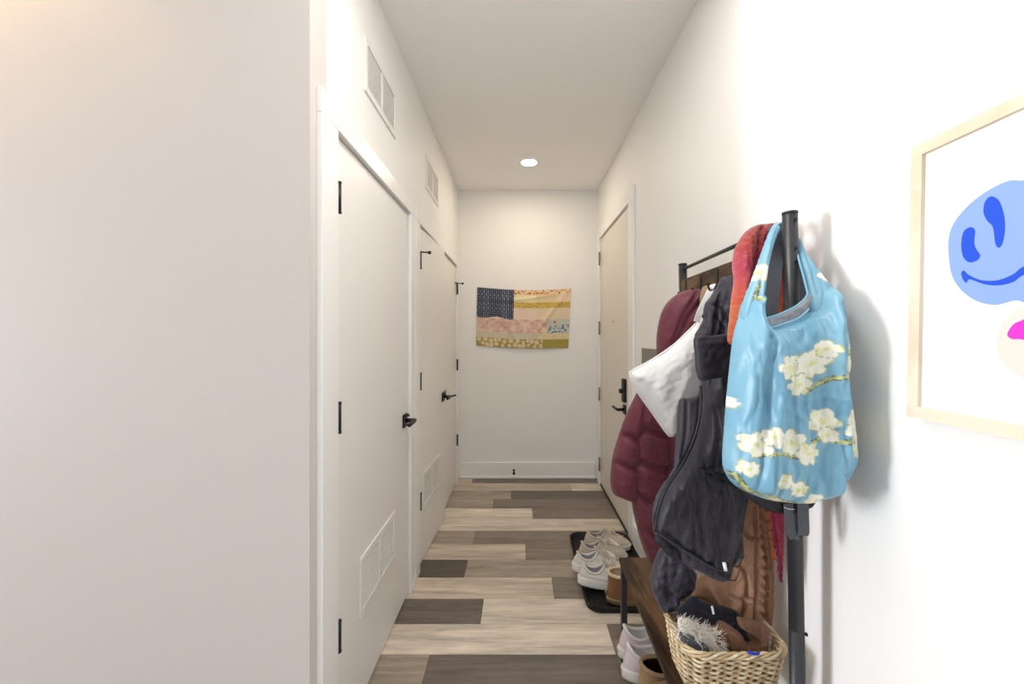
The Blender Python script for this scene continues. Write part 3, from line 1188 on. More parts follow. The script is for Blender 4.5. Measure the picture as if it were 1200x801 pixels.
for s in range(4):
    Q, nrm = ring(.012, 0)
    pts = []
    for k in range(NP):
        a = k / NP * 2 * math.pi * 8 + s * math.pi / 2
        lift = .006 * max(0, math.cos(k / NP * 2 * math.pi))
        pts.append((Q[k][0] + nrm[k][0] * .005 * math.cos(a), Q[k][1] + nrm[k][1] * .005 * math.cos(a), BZ1 - .002 + .006 * math.sin(a)))
    rim.tube(pts, .0037, 6, True, mi=s % 2)
obj('braided_rim', rim, [M['wicker'], M['wicker2']], bk)
obj('bottom', MB().prism([(x, y, BZ0) for x, y in rrect(BX0, BX1, BY0, BY1, .045, 6)], (0, 0, .006)), M['wicker'], bk)
M['bluetag'] = mat('blue_woven_tag', '#2b45b8', .6, .2)
# ------------------------------------------------------------------ coats, bags and scarf on the hooks
M['burg'] = mat('burgundy_nylon', '#6e3542', .5, .25, var=.06, vscale=30, bump=.25, bscale=260, sheen=.15)
M['blk'] = mat('black_shell_fabric', '#302e37', .45, .25, var=.08, vscale=40, bump=.25, bscale=300, sheen=.1)
M['blk2'] = mat('black_lining_fabric', '#2a292f', .6, .2, bump=.25, bscale=300)
M['blk3'] = mat('black_knit', '#1d1b24', .9, .1, bump=.6, bscale=420, sheen=.2)
M['web'] = mat('black_webbing', '#56575d', .75, .2, bump=.6, bscale=500, stretch=(1, 1, 2))
M['wbag'] = mat('white_padded_cotton', '#f4f4f4', .75, .2, bump=.2, bscale=200)
M['beige'] = mat('beige_canvas', '#a8947a', .85, .1, bump=.3, bscale=400)
M['brown'] = mat('tan_quilted_nylon', '#a57d62', .36, .4, var=.08, vscale=30, bump=.2, bscale=200)
M['knit'] = mat('brown_rib_knit', '#7d5a46', .9, .1, bump=.8, bscale=300, sheen=.2)
M['fur'] = mat('cream_faux_fur', '#efe9de', .85, .1, sheen=.2)
M['print'] = mat('blue_floral_polyester', (.3, .5, .6), .36, .4, attr='Col', bump=.12, bscale=90)
M['inside'] = mat('grey_print_reverse', '#a9a7ab', .6, .2, var=.18, vscale=45)
M['hem'] = mat('light_blue_hem', '#86bfd6', .5, .25)
M['scarf'] = mat('brushed_wool', (.6, .2, .2), .95, .05, attr='Col', bump=1.0, bscale=220, sheen=.4)
M['zip'] = mat('zip_black', '#101012', .4, .4)

# ---- burgundy puffer coat on the far hook
bc = thing('puffer_coat', 'long burgundy puffer coat hanging from the far hook of the rack', 'coat', at(775, 640, 1.55))
body = [(820, 352), (806, 352), (793, 362), (786, 380), (778, 410), (762, 440), (747, 470), (742, 500), (740, 540), (740, 586), (745, 612), (750, 632), (757.5, 652), (765, 663),
        (785, 655), (800, 625), (815, 560), (822, 480), (826, 400), (824, 360)]
bm_ = MB()
seams = [([(744, 500), (757, 501), (775, 505), (800, 500)], -.024, 4.5), ([(738, 537), (750, 539), (776, 545), (805, 540)], -.024, 4.5),
         ([(738, 574), (748, 578), (768, 586), (800, 588)], -.024, 4.5), ([(744, 612), (758, 618), (775, 628), (800, 630)], -.020, 4),
         ([(750, 466), (775, 470), (800, 468)], -.018, 4), ([(779, 500), (780, 530), (776, 560), (770, 580)], -.010, 3), ([(787, 505), (789, 535), (783, 565)], .012, 4)]
cloth(bm_, body, 1.50, .055, .045, 18, 2.2, seams, .0025, 16, 24, wr=.003, wd=(5, 9))
obj('body', bm_, M['burg'], bc)
sl_ = MB()
cloth(sl_, [(752, 455), (745, 462.5), (734, 485), (725, 510), (718, 534), (715, 561), (718, 577), (727, 583), (740, 587), (746, 584), (750, 560), (752, 530), (757, 490), (758, 465)],
      1.50, .05, .05, 17, 2.4, [([(722, 507), (730, 508), (744, 513), (756, 512)], -.022, 4.5), ([(714, 536), (722, 540), (738, 545), (752, 545)], -.02, 4)], .0025, 14, 20, wr=.003, wd=(5, 9))
obj('sleeve', sl_, M['burg'], bc)
hd = MB()
cloth(hd, [(822, 340), (815, 338.5), (806, 339.5), (794, 344), (781, 355), (773.5, 371), (769.5, 394), (770, 415), (776, 432), (800, 430), (815, 405), (823, 380), (825, 355)], 1.485, .06, .05, 26, 2.2,
      [([(822, 345), (805, 365), (788, 400), (784, 425)], -.013, 2.5), ([(822, 362), (812, 385), (800, 425)], -.015, 2.5), ([(814, 342), (792, 372), (779, 418)], -.010, 2.2), ([(816, 341), (796, 357), (778, 395)], .004, 4), ([(823, 375), (815, 400)], -.008, 3)], .002, 10, 50, wr=.008, wd=(6, 50), rot=.5)
obj('hood', hd, M['burg'], bc)

# ---- white padded bag
wbg = thing('padded_bag', 'white padded square bag slung by its strap over the burgundy coat', 'bag', at(780, 505, 1.36))
wm = MB()
wout = [(822, 371), (815, 379), (803, 391), (789, 404), (778, 413), (766, 420), (752, 428), (741, 434), (738, 439), (740, 446), (745, 456), (754, 469), (764, 483), (774, 498), (781, 507), (786, 510), (791, 508), (796, 497), (804, 478), (818, 460), (826, 430), (828, 390)]
wa_ = cloth(wm, wout, 1.36, .042, .04, 26, 2.0, [([(749, 445), (762, 466), (780, 494)], -.006, 3), ([(766, 452), (775, 470), (786, 480)], .003, 5), ([(800, 440), (790, 470), (783, 492)], .004, 5), ([(796, 415), (776, 440), (770, 460)], .004, 8)], .002, 12, 30, wr=.0025, wd=(7, 16), rot=.9)
wb2 = obj('body', wm, M['wbag'], wbg)
pp = MB().tube([p + Vector((0, -.004, 0)) for p in pxline([(815, 379), (803, 391), (789, 404), (766, 420), (741, 434), (738, 439), (745, 456), (764, 483), (781, 507), (786, 510), (791, 508), (797, 495)], 1.36)], .0036, 8)
obj('piping', pp, M['wbag'], wb2)
st = MB().ribbon(pxline([(816, 377, 1.335), (821, 364, 1.335), (828, 349, 1.34), (833.5, 337, 1.35), (836, 333, 1.37)], 0), .020, .003, (.9, 0, .45))
obj('strap', st, M['wbag'], wbg)
obj('zip_pull', MB().tube([at(791, 508, 1.35), at(791.5, 514, 1.35)], .003, 6), M['steel'], wbg)
be = thing('canvas_pouch', 'beige canvas strap end showing on a hook behind the white bag strap', 'bag', at(828, 352, 1.43))
em = MB()
cloth(em, [(821, 343), (824, 336), (833, 334), (841, 340), (842, 358), (836, 366), (824, 364), (820, 355)], 1.425, .012, .012, 8, 2.2, smooth=2)
obj('body', em, M['beige'], be)

# ---- black rain jacket
bj = thing('rain_jacket', 'black hooded shell jacket with zip hanging in the middle of the rack', 'jacket', at(820, 680, 1.25))


def JB(px, py):
    t = max(0, min(1, (py - 430) / 120))
    return 1.255 - .14 * t * t * (3 - 2 * t)


def jline(line, lift, per=6):
    return pxline([(a, b, JB(a, b) - lift) for a, b in line], 0, per)


jm = MB()
jout = [(858, 340), (838, 352), (826, 372), (818, 400), (818, 430), (822, 450), (822, 480), (814, 515), (800, 545), (783, 568), (770, 590), (766, 606), (766, 624), (778, 634), (798, 645), (800, 658), (817, 667), (838, 677), (851, 672),
        (857, 655), (867.5, 647), (866.5, 628), (867, 610), (873, 580), (880, 520), (874, 420), (857, 390)]
jf = [([(833, 400), (836, 450), (842, 500), (848, 540)], .012, 5), ([(846, 395), (852, 450), (862, 500), (866, 545)], .014, 5), ([(858, 400), (866, 460), (872, 520)], -.010, 4), ([(827, 440), (832, 500), (828, 545)], -.010, 4),
      ([(815, 560), (816, 600), (822, 640)], .010, 5), ([(826, 575), (829, 620), (824, 650)], -.008, 4), ([(800, 580), (798, 610), (790, 630)], .010, 4), ([(846, 580), (850, 620), (845, 655)], .010, 6), ([(838, 560), (838, 610), (834, 640)], -.006, 4),
      ([(858, 620), (850, 640), (846, 660)], -.010, 3), ([(806, 560), (800, 600), (806, 640)], -.007, 3),
      ([(776, 618), (797, 634), (817, 647), (832, 657), (846, 664)], -.012, 2.2), ([(822, 548), (834, 553), (849, 559)], -.010, 2.2), ([(855, 440), (853, 470), (858, 500)], -.01, 4)]
cloth(jm, jout, JB, .05, .03, 15, 1.9, jf, .005, 11, 40, seed=3, wr=.009, wd=(9, 34))
obj('body', jm, M['blk'], bj)
hm = MB()
cloth(hm, [(859, 326), (852, 324), (845, 326), (838, 339), (831, 349), (826, 356), (824, 366), (824, 374), (819, 384), (814, 394), (824, 402), (846, 402), (858, 398), (860, 360)], 1.21, .035, .02, 12, 1.8,
      [([(842, 335), (836, 360), (830, 390)], -.014, 3), ([(852, 332), (848, 360), (846, 394)], .012, 4), ([(826, 355), (840, 362), (850, 380)], -.010, 3), ([(834, 372), (840, 384), (838, 396)], -.012, 2.5), ([(858, 340), (856, 390)], -.01, 3)], .004, 9, 22, seed=5, wr=.009, wd=(6, 40), rot=.15)
obj('hood', hm, M['blk'], bj)
ym_ = MB()
cloth(ym_, [(814, 394), (835, 393), (858, 392), (862, 415), (860, 438), (845, 442), (822, 446), (816, 436), (814, 415)], 1.165, .016, .012, 8, 2.2, [([(818, 398), (838, 397), (858, 396)], -.004, 2), ([(830, 402), (828, 440)], .003, 5)], .002, 14, 18, smooth=1, seed=2, wr=.003, wd=(8, 12))
obj('collar_flap', ym_, M['blk'], bj)
# front placket: two facings with the zip tape between, sweeping down to the hem
pl = MB()
cloth(pl, [(795.5, 469), (806, 466), (817, 462), (822, 452), (823, 470), (821, 490), (816, 512), (808, 530), (797, 546), (786, 562), (775, 582), (769, 602), (767, 618), (764, 606), (767, 586), (778, 566), (789, 548), (791, 525), (793, 500)],
      lambda a, b: JB(a, b) - .058, .014, .012, 5, 1.8, [([(818, 465), (812, 510), (794, 545), (775, 580)], -.008, 1.6), ([(803, 470), (802, 505), (796, 535)], -.006, 1.6)], .003, 8, 20, smooth=1)
pk = obj('placket', pl, M['blk'], bj)
zt = MB().tube(jline([(821, 452), (821, 480), (814, 512), (800, 543), (782, 570), (772, 596), (768, 622)], .074), .0042, 6)
obj('zip', zt, M['zip'], pk)
zl = MB().tube(jline([(821.5, 548), (834, 552.5), (849, 558)], .054), .0036, 6)
q_ = at(833, 551, JB(833, 551) - .062)
zl.box(q_.x - .01, q_.x + .01, q_.y, q_.y + .006, q_.z - .006, q_.z + .005, .001)
obj('pocket_zip', zl, M['zip'], bj)
hb = MB()
hb.tube(jline([(768, 621), (780, 630), (797, 641), (817, 654), (834, 664), (850, 668)], .045), .0075, 8, flat=.6)
obj('hem_binding', hb, M['blk'], bj)
cd_ = MB().tube(jline([(846, 663), (856, 660), (864, 664), (869, 655), (863, 648), (853, 650)], .058), .0016, 6)
cd_.tube(jline([(848, 668), (853, 678), (862, 679), (866, 668)], .058), .0014, 6)
obj('drawcord', cd_, M['zip'], bj)
obj('cord_lock', MB().tube([at(848.5, 659, 1.054), at(850.5, 668, 1.054)], .0045, 8), M['logo'], bj)
sv = MB()
cloth(sv, [(777, 640), (771, 650), (767, 660), (762, 680), (764, 692), (769, 703), (774, 714), (784, 713), (791, 709), (796, 698), (806, 694), (813, 686), (815, 668), (803, 655), (798, 640), (786, 632)], 1.185, .038, .03, 11, 1.9,
      [([(778, 645), (776, 668), (778, 690)], -.006, 2.5), ([(768, 676), (784, 690), (800, 690)], -.010, 3), ([(795, 650), (790, 675), (786, 700)], .008, 5), ([(772, 700), (784, 705), (794, 698)], -.008, 2.5), ([(806, 665), (800, 685)], -.01, 3)], .003, 10, 16, smooth=0, seed=8, wr=.010, wd=(7, 20), rot=.6)
obj('sleeve', sv, M['blk'], bj)
tb = MB()
for (p, q, r) in (((771, 626), (783, 640), .013), ((778, 634), (790, 650), .012), ((790, 638), (794, 654), .010)):
    tb.tube(pxline([(*p, 1.09), ((p[0] + q[0]) / 2 - 2, (p[1] + q[1]) / 2 + 1, 1.08), (*q, 1.085)], 0, 6), [r * .6, r * .8, r, r, r, r * 1.05, r, r, r, r, r * .8, r * .6, r * .4][:13], 8)
obj('gathered_lining', tb, M['blk2'], bj)

# ---- red and orange wool scarf
SCOL = [lin(c) for c in ('#7c2f2d', '#9a3a37', '#b2455a', '#b84d45', '#b95a2c', '#a84622')]


def scarf_col(px, py):
    t = (py - 262) / 130 * 5
    i = int(max(0, min(4, t)))
    c = mixc(SCOL[i], SCOL[i + 1], max(0, min(1, t - i)))
    m = math.exp(-((px - 893 + (py - 300) * .1) / 9) ** 2) * math.exp(-((py - 320) / 34) ** 2)
    c = mixc(c, lin('#96205a'), m)
    k = nz(px * .28, py * .28, 4)
    return mixc(c, lin('#d98a7a'), max(0, k) * .6)


sf = thing('wool_scarf', 'fuzzy red and orange wool scarf draped over the rack beside the blue tote', 'scarf', at(890, 660, 1.1))
fm_ = MB()
cloth(fm_, [(910, 262), (897, 262), (885, 264), (874, 271), (866, 282), (861, 295), (859.5, 312), (861, 330), (858, 350), (856, 372), (854, 390), (855, 402), (864, 406), (880, 404), (900, 402), (918, 398), (919, 350), (917, 300), (915, 270)], 1.10, .032, .03, 13, 1.8,
      [([(893, 264), (884, 275), (879, 300), (876, 340), (874, 390)], -.010, 2.2), ([(902, 266), (893, 285), (889, 320), (888, 390)], -.012, 2.5), ([(873, 275), (868, 300), (868, 350), (864, 395)], .006, 5), ([(905, 290), (902, 340), (901, 390)], -.008, 3)], .003, 8, 30, color=scarf_col, wr=.005, wd=(5, 40))
obj('folded_drape', fm_, M['scarf'], sf)
tl1 = MB()


def tail_col(px, py):
    c = lin('#c97a3c')
    k = nz(px * .35, py * .22, 2)
    return mixc(c, lin('#7a1f2c'), 3 * (k - .1)) if py > 0 else c


cloth(tl1, [(889, 395), (891, 480), (892, 560), (897, 600), (902, 635), (904, 656), (908, 656), (909, 640), (909, 600), (910, 500), (908, 395)], 1.10, .012, .01, 6, 2.2, (), .002, 6, 20, smooth=1, color=tail_col)
t1 = obj('end', tl1, M['scarf'], sf)
t1['label'] = 'orange patterned scarf end'
tl2 = MB()
cloth(tl2, [(902, 395), (902, 480), (901, 560), (903, 600), (907, 630), (911, 655), (914, 676), (915.5, 679), (916.5, 670), (918, 630), (919, 600), (919, 500), (917, 395)], 1.065, .014, .01, 6, 2.0, (), .002, 4, 16, smooth=1,
      color=lambda px, py: mixc(lin('#6e1830'), lin('#8f2a46'), .5 + nz(px * .4, py * .3)))
t2 = obj('end', tl2, M['scarf'], sf)
t2['label'] = 'maroon scarf end'
fg = MB()
rf_ = random.Random(5)
for k in range(26):
    y = 598 + k * 3.0
    xx = 902.5 + (y - 598) * .152
    p = at(xx, y, 1.058)
    fg.tube([p, p + Vector((rf_.uniform(-.004, .002), -.002, -.008)), p + Vector((rf_.uniform(-.006, .004), 0, -.016))], .0012, 5)
for k in range(5):
    p = at(914.2 + .4 * k, 672, 1.06)
    fg.tube([p, p + Vector((rf_.uniform(-.002, .002), 0, -.012)), p + Vector((rf_.uniform(-.003, .003), 0, -.022))], .0012, 5)
obj('fringe', fg, mat('maroon_yarn', '#7a2038', .95, .05, sheen=.3), t2)

# ---- black shoulder bag behind the tote
sb = thing('shoulder_bag', 'black shoulder bag on wide webbing strap, mostly hidden behind the blue tote', 'bag', at(900, 600, .955))
s1 = MB().ribbon(pxline([(918, 262, 1.05), (914, 275, 1.02), (909.5, 300, 1.0), (905.5, 330, .975), (902.5, 365, .96), (901, 400, .95), (900, 440, .945)], 0), .0345, .003, (1, -.15, 0))
obj('strap', s1, M['web'], sb)
s2 = MB().ribbon(pxline([(938, 304, 1.03), (938.5, 315, 1.02), (938.5, 335, 1.015), (938, 360, 1.012), (938, 400, 1.012)], 0), .024, .003, (1, -.2, 0))
s2.box(at(933, 318, 1.005).x, at(943.5, 318, 1.005).x, 1.0, 1.008, at(933, 321, 1.005).z, at(933, 314, 1.005).z, .002)
obj('strap', s2, M['web'], sb)
bb_ = MB()
cloth(bb_, [(866, 470), (862, 520), (862, 555), (868, 574), (880, 586), (898, 597), (916, 601.5), (930, 601), (946, 597), (956, 588), (960, 560), (958, 500), (950, 450), (900, 440)], .953, .012, .012, 14, 3, (), .003, smooth=2)
obj('body', bb_, M['blk2'], sb)
s3 = MB()
s3.ribbon(pxline([(924, 590, .932), (924.5, 605, .934), (927, 622, .936), (931, 630, .938), (933.5, 626, .944), (933, 610, .95), (932, 592, .952)], 0, 6), .019, .0026, (1, -.1, 0))
s3.ribbon(pxline([(941, 588, .926), (941.5, 605, .927), (942, 622, .928), (940, 626.5, .934), (937.5, 620, .94), (937, 600, .946)], 0, 6), .0225, .0026, (1, -.1, 0))
obj('webbing_loop', s3, M['web'], sb)
obj('stitching', MB().tube(pxline([(918.5, 594, .9285), (924, 596, .9285), (931, 596.5, .9285)], 0), .0007, 5), M['logo'], sb)

# ---- blue tote with a pale floral print
BLUE = lin('#6da3be')
BL2 = lin('#84b3c9')
CREAM = lin('#ebebdb')
YELL = lin('#d9dc9c')
OLIV = lin('#8f9a66')
BRN = lin('#5d5238')
rt = random.Random(21)
flowers = []
for (px, py, r) in ((905, 428, 17), (930, 424, 19), (916, 447, 15), (944, 408, 12), (975, 400, 11), (972, 425, 12), (886, 320, 13), (962, 322, 11), (985, 340, 9),
                    (868, 512, 17), (884, 503, 13), (906, 510, 17), (924, 522, 15), (940, 487, 17), (945, 502, 11), (974, 490, 18), (988, 504, 14), (980, 520, 10), (862, 540, 11), (898, 552, 11), (915, 562, 12), (936, 575, 11), (893, 580, 9), (997, 480, 10), (850, 470, 8)):
    flowers.append((px, py, r, rt.uniform(0, 6), rt.randint(5, 6)))
sprigs = [[(905, 440), (925, 452), (948, 440), (972, 436), (996, 437)], [(865, 525), (890, 520), (915, 525), (938, 505), (958, 508), (985, 498)], [(852, 550), (868, 568), (888, 572), (912, 582), (936, 583)], [(885, 335), (880, 352)], [(972, 395), (978, 425)]]
sprig_pts = [np.array([(p.x, p.y) for p in spline([Vector((*q, 0)) for q in s], 6)]) for s in sprigs]


def tote_col(px, py):
    c = mixc(BLUE, BL2, .5 + .8 * nz(px * .035, py * .02, 9))
    p = np.array([[px, py]])
    for s in sprig_pts:
        d = seg_dist(p, s[:-1], s[1:])[0]
        if d < 2.6 + nz(px * .1, py * .1):
            c = mixc(YELL, OLIV, .5 + 1.2 * nz(px * .2, py * .2, 3)) if d < 1.9 else BRN
    for (fx, fy, r, a0, n) in flowers:
        dx, dy = px - fx, (py - fy) * 1.12
        d = math.hypot(dx, dy)
        if d > r * 1.3:
            continue
        a = math.atan2(dy, dx)
        e = r * (.70 + .28 * abs(math.cos((a - a0) * n / 2)) ** .6 + .16 * nz(fx + math.cos(a) * 2, fy + math.sin(a) * 2))
        if d < e:
            c = mixc(mixc(CREAM, YELL, max(0, 1.5 * nz(px * .12, py * .12, fx))), (.72, .74, .70), max(0, nz(px * .2, py * .2)))
            if d < r * .2:
                c = YELL
            if d > e - .9:
                c = mixc(c, OLIV, .75)
    return c


tt = thing('tote_bag', 'light blue floral tote bag hanging full from the near post of the rack', 'bag', at(925, 585, .88))


def ty(px, py):
    if py < 405:
        return .895 + ((405 - py) / 143) ** 1.6 * .155
    return .895


tm = MB()
tout = [(872, 352), (866, 372), (860, 395), (856, 430), (852, 470), (849, 510), (847.5, 540), (851, 556), (862, 569), (882, 579), (908, 585), (935, 586.5), (958, 582), (975, 574), (985, 560), (991, 546), (993, 528), (991, 500), (987, 455), (984, 400), (981, 360),
        (972, 342), (962, 334), (953, 345), (949, 362), (936, 373), (918, 380), (900, 384), (891, 378), (888, 360), (890, 345)]
tf = [([(893, 384), (893, 440), (887, 510), (880, 560)], .016, 9), ([(885, 350), (872, 420), (864, 500)], .010, 8), ([(955, 350), (958, 420), (962, 500), (958, 560)], .020, 10), ([(969, 360), (970, 430), (974, 510)], -.016, 5),
      ([(885, 395), (880, 450), (876, 500)], -.010, 5), ([(948, 375), (940, 420), (930, 470)], -.008, 8), ([(912, 390), (915, 430), (912, 470)], -.006, 10), ([(965, 545), (978, 560), (985, 540)], -.014, 4), ([(985, 365), (988, 430), (990, 500)], .006, 6),
      ([(905, 386), (925, 382), (945, 372)], .008, 4), ([(925, 465), (945, 460), (962, 463)], .003, 3), ([(900, 470), (930, 490), (955, 485)], .004, 4)]
cloth(tm, tout, ty, .058, .03, 26, 1.6, tf, .003, 16, 44, color=tote_col, seed=4, wr=.010, wd=(13, 55))
tb_ = obj('body', tm, M['print'], tt)
ha = MB()
cloth(ha, [(916.5, 259.5), (909, 261), (903, 268), (896, 286), (888, 308), (880, 330), (871, 354), (869, 372), (880, 384), (891, 384), (893, 372), (894, 350), (897, 328), (901, 304), (907, 282), (917, 263)], lambda a, b: ty(a, b) - .012, .016, .012, 6, 1.5,
      [([(908, 265), (899, 295), (888, 330), (882, 365)], -.006, 2), ([(898, 290), (890, 330), (887, 365)], .005, 2)], .002, 8, 30, color=tote_col)
obj('handle', ha, M['print'], tb_)
hb_ = MB()
cloth(hb_, [(933.5, 270), (936, 280), (941, 292), (951, 309), (964, 325), (978, 341), (986, 352), (987, 366), (975, 376), (960, 374), (950, 362), (947, 345), (942, 325), (937, 308), (933.5, 295)], lambda a, b: ty(a, b) - .012, .016, .012, 6, 1.5,
      [([(936, 290), (945, 315), (953, 345)], -.006, 2), ([(945, 305), (960, 330), (966, 360)], .005, 3)], .002, 8, 30, color=tote_col)
obj('handle', hb_, M['print'], tb_)
ln = MB()
cloth(ln, [(890, 374), (904, 371), (918, 366), (932, 359), (942, 351), (948, 343), (953, 352), (953, 372), (935, 388), (912, 396), (892, 394)], .915, .006, .006, 5, 1.8, [([(905, 376), (925, 372)], -.003, 2)], .003, 8, 12, smooth=1)
obj('lining', ln, M['inside'], tb_)
hm_ = MB()
for line in ([(917, 262), (907, 283), (901, 305), (897, 330), (893.5, 352), (891, 374)], [(891, 374), (904, 371), (918, 366), (932, 359), (942, 351), (947, 343)], [(947, 346), (942, 326), (937, 308), (933.5, 294)],
             [(936, 279), (941, 291), (951, 308), (964, 324), (978, 340), (986, 352)], [(888, 378), (900, 383.5), (918, 379.5), (936, 372.5), (948, 362)]):
    pts = spline([Vector((*q, 0)) for q in line], 6)
    hm_.tube([at(p.x, p.y, (ty(p.x, p.y) - .02) if line[0] != (891, 374) else .905) for p in pts], .0022, 6)
obj('hem', hm_, M['hem'], tb_)

# ---- tan quilted jacket, its ribbed hem dropping into the basket
tj = thing('quilted_jacket', 'tan brown quilted jacket hanging down into the wicker basket', 'jacket', at(870, 750, 1.17))
tjm = MB()


def TY(px, py):
    return 1.175 + max(0, min(1, (862 - px) / 50)) * .06


cloth(tjm, [(862, 560), (884, 570), (897, 590), (901, 620), (904, 650), (905.5, 680), (905, 700), (902, 725), (898, 745), (888, 758), (868, 752), (850, 735), (832, 716), (816, 706), (810, 696), (813, 686), (822, 676), (840, 672), (852, 660), (858, 630), (858, 590)], TY, .03, .02, 9, 1.5,
      [([(884, 580), (888, 620), (893, 660), (892, 700), (888, 740)], -.020, 1.7), ([(893, 590), (898, 640), (899, 690), (894, 740)], -.016, 1.5), ([(878, 590), (880, 640), (878, 690), (874, 730)], -.020, 1.8),
       ([(862, 612), (872, 624), (882, 626)], -.018, 1.7), ([(855, 655), (866, 664), (868, 690), (862, 720)], -.018, 1.7), ([(826, 682), (834, 696), (842, 706)], .010, 3), ([(850, 690), (864, 696), (878, 690)], -.016, 1.7), ([(870, 670), (875, 700), (870, 725)], .010, 4),
       ([(815, 695), (830, 700), (840, 712)], -.014, 1.7)] + [([(885, 590 + 11 * k), (896, 598 + 11 * k)], -.010, 1.8) for k in range(13)], .003, 9, 14, seed=11, wr=.005, wd=(9, 30), rot=.25)
obj('body', tjm, M['brown'], tj)
obj('zip', MB().tube(pxline([(899, 592, 1.138), (902, 625, 1.137), (904, 660, 1.137), (903, 700, 1.137), (899, 735, 1.138), (893, 752, 1.14)], 0, 6), .0032, 7), M['knit'], tj)


def rib(mb, a, b, c, d, n, r):
    """ribbed knit: rows of soft cords between edge a-b and edge c-d"""
    for k in range(n):
        t = k / (n - 1)
        p, q = a.lerp(b, t), c.lerp(d, t)
        m = (p + q) / 2 + Vector((0, -.006, 0))
        mb.tube(spline([p, m, q], 5), r, 7)


cu = MB()
cloth(cu, [(844, 727), (835, 737), (833.5, 746), (836, 754), (848, 759), (861, 762), (872, 753), (868, 742), (858, 734)], 1.085, .018, .014, 8, .9, [([(846, 730), (836, 748)], .003, 2)] + [([(844 - 1.1 * k + 2.4 * k, 729 + 3.2 * k), (836 + 3.2 * k, 742 + 3 * k)], -.006, .8) for k in range(6)], .001, smooth=1)
obj('ribbed_cuff', cu, M['knit'], tj)
cu2 = MB()
cloth(cu2, [(866, 723), (878, 726), (890, 728), (899, 733), (900, 748), (898, 761), (890, 765), (876, 765), (862, 764), (861, 752), (872, 752), (884, 753), (889, 748), (880, 742), (868, 735), (864, 728)], 1.08, .016, .014, 7, .9,
      [([(868 + 3 * k, 726 + .6 * k), (876 + 2.3 * k, 738 + 1.5 * k)], -.006, .8) for k in range(7)] + [([(864 + 4 * k, 754), (864 + 4 * k, 763)], -.006, .8) for k in range(9)], .001, smooth=1)
obj('ribbed_hem', cu2, M['knit'], tj)

# ---- things inside the basket
hn = thing('fleece_headband', 'black fleece headband with small white lettering in the wicker basket', 'headband', at(835, 745, 1.12))
hnm = MB()
cloth(hnm, [(793, 716), (800, 708), (812, 698), (824, 703), (838, 708), (856, 712), (866, 718), (870, 728), (876, 742), (878, 752), (868, 754), (850, 740), (843, 734), (832, 742), (812, 736), (796, 730)], 1.112, .02, .015, 9, 2.0,
      [([(812, 702), (812, 732)], -.004, 1.5), ([(836, 726), (855, 720), (868, 722)], .006, 4), ([(856, 716), (864, 728), (874, 748)], -.005, 2)], .002, 12, 14, seed=6, wr=.003, wd=(10, 10))
hno = obj('band', hnm, M['blk3'], hn)
lt = MB()
for k, (w_, h_) in enumerate(((3.2, 2.4), (3.4, 1.6), (3.0, 1.5), (3.2, 1.5))):
    p = at(834.6 + .55 * k, 711 + 2.5 * k, 1.087)
    lt.box(p.x - .0028, p.x + .0026, p.y, p.y + .0015, p.z - .0022, p.z + .0022, .0004)
obj('lettering', lt, M['logo'], hno)
fr_ = thing('faux_fur_hat', 'shaggy cream faux fur piece poking from the wicker basket', 'hat', at(820, 760, 1.09))
fb = MB()
fo = [(794, 727), (800, 723), (812, 728), (826, 735), (836, 741), (846, 756), (850, 766), (838, 768), (824, 762), (808, 748), (798, 740)]
cloth(fb, fo, 1.09, .018, .012, 8, 2.2, (), .003, smooth=2)
rr = random.Random(9)
mask = [(794, 727), (845, 742), (850, 764), (806, 752)]
for k in range(760):
    u, v = rr.random(), rr.random()
    px = 795 + 50 * u
    py = 727 + 17 * u + (14 + 6 * u) * v + rr.uniform(-2, 2)
    p = at(px, py, 1.078 + rr.uniform(-.006, .006))
    d = Vector((rr.uniform(-.35, .55), rr.uniform(-.5, .1), rr.uniform(.2, 1.0) - 1.0 * v)).normalized()
    L_ = rr.uniform(.018, .036)
    q = p + d * L_ * .5 + Vector((rr.uniform(-.003, .003), -.002, 0))
    fb.tube([p, q, p + d * L_ + Vector((rr.uniform(-.004, .006), 0, -.004))], [.0011, .0008, .0002], 4, caps=False)
obj('fur', fb, M['fur'], fr_)
gl = thing('glove', 'dark grey glove tucked under the cream fur in the basket', 'glove', at(812, 757, 1.07))
gm = MB()
cloth(gm, [(796, 741), (803, 742), (812, 744), (824, 752), (832, 760), (824, 766), (808, 764), (799, 754)], 1.065, .014, .012, 7, 1.8, [([(803, 748), (818, 756)], -.003, 2)], .002, smooth=2)
obj('body', gm, M['web'], gl)
# the blue tag sewn on the basket's rim
tp = [at(876.5, 763.5, 1.016), at(890, 765.5, 1.016)]
bt_ = MB().ribbon([tp[0], (tp[0] + tp[1]) / 2 + Vector((0, -.002, -.001)), tp[1]], .009, .0016, (0, -.3, 1))
obj('tag', bt_, M['bluetag'], bk)
# ------------------------------------------------------------------ light
def light(name, typ, loc, energy, color, rot=(0, 0, 0), **kw):
    d = bpy.data.lights.new(name, typ)
    d.energy = energy
    d.color = color
    for k, v in kw.items():
        setattr(d, k, v)
    o = bpy.data.objects.new(name, d)
    o.location = loc
    o.rotation_euler = rot
    COL.objects.link(o)
    return o


R = math.radians
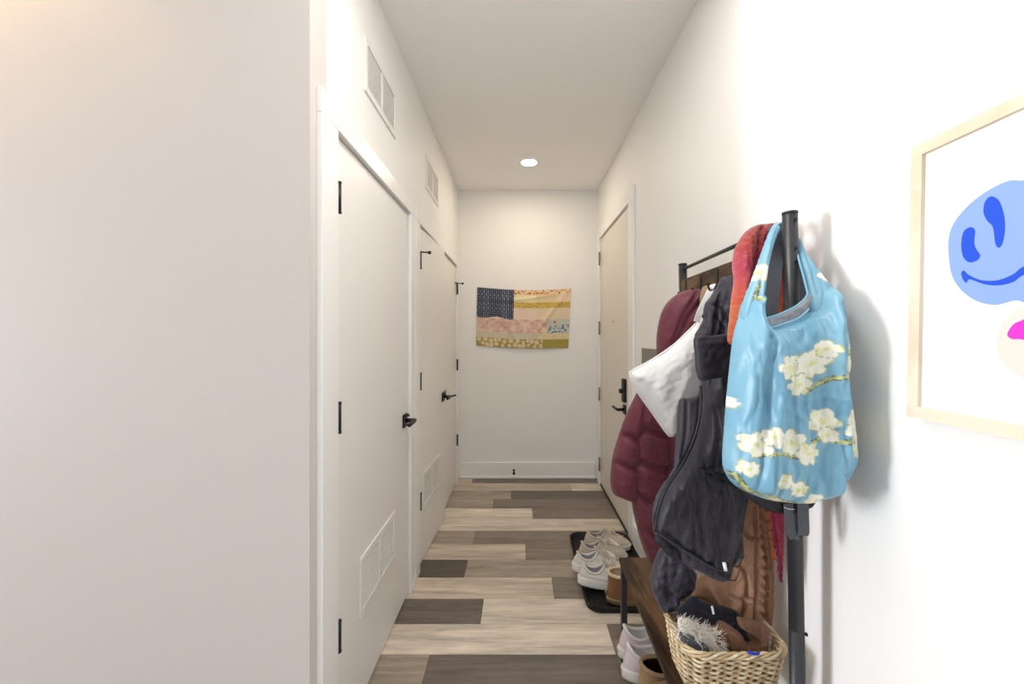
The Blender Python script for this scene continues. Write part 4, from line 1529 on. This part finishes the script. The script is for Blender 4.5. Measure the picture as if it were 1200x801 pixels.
# daylight areas for added, unseen windows, placed to light right wall and hallway
light('added_window_daylight', 'AREA', (XW - .15, (WY[0] + WY[1]) / 2, 1.35), 162, (.90, .95, 1.0), (0, R(-90), 0), shape='RECTANGLE', size=2.2, size_y=1.05)
light('added_rear_daylight', 'AREA', ((RW[0] + RW[1]) / 2, YR - .15, 1.4), 3, (.98, .98, 1.0), (R(90), 0, 0), shape='RECTANGLE', size=2.9, size_y=2.1)
# recessed hall lamp, then unseen ones: warm for a wall glow, rest added fill
light('hall_lamp', 'AREA', (.075, 3.286, ZC - .012), 2.8, (1, .86, .66), (0, 0, 0), shape='DISK', size=.11)
for (x, y, e, c, sz) in ((-1.68, .86, 2.6, (1, .64, .26), .11), (.05, 1.0, 7, (1, .95, .88), .62), (-3.6, -1.6, .8, (1, .86, .66), .11)):
    rg = thing('ceiling_light', 'unseen round ceiling lamp put in to light the walls and open room', 'light', (x, y, ZC), 'unseen lamps of the open room')
    obj('trim_ring', MB().lathe([(sz * .6, 0), (sz * .6, -.006), (sz * .5, -.008)], (x, y, ZC)), M['trim'], rg)
    light('unseen_lamp', 'AREA', (x, y, ZC - .014), e, c, (0, 0, 0), shape='DISK', size=sz)
w = bpy.data.worlds.new('daylight')
SC.world = w
w.use_nodes = True
w.node_tree.nodes['Background'].inputs['Color'].default_value = (.8, .88, 1, 1)
w.node_tree.nodes['Background'].inputs['Strength'].default_value = 1.0

# ------------------------------------------------------------------ camera
cd = bpy.data.cameras.new('camera')
cd.sensor_width = 36
cd.lens = 36 * F / 1200
cd.shift_x = -9 / 1200
cd.shift_y = -6 / 1200
cd.clip_start = .02
cam = bpy.data.objects.new('camera', cd)
cam.location = (0, 0, EYE)
cam.rotation_euler = (R(90), 0, 0)
COL.objects.link(cam)
SC.camera = cam
for o in bpy.data.objects:
    if 'o' in o:
        del o['o']
SC.cycles.use_denoising = True
SC.cycles.max_bounces = 8
SC.cycles.diffuse_bounces = 6
SC.view_settings.view_transform = 'Standard'
SC.view_settings.look = 'None'
SC.view_settings.gamma = 1
SC.view_settings.use_curve_mapping = False
SC.view_settings.exposure = 0.98
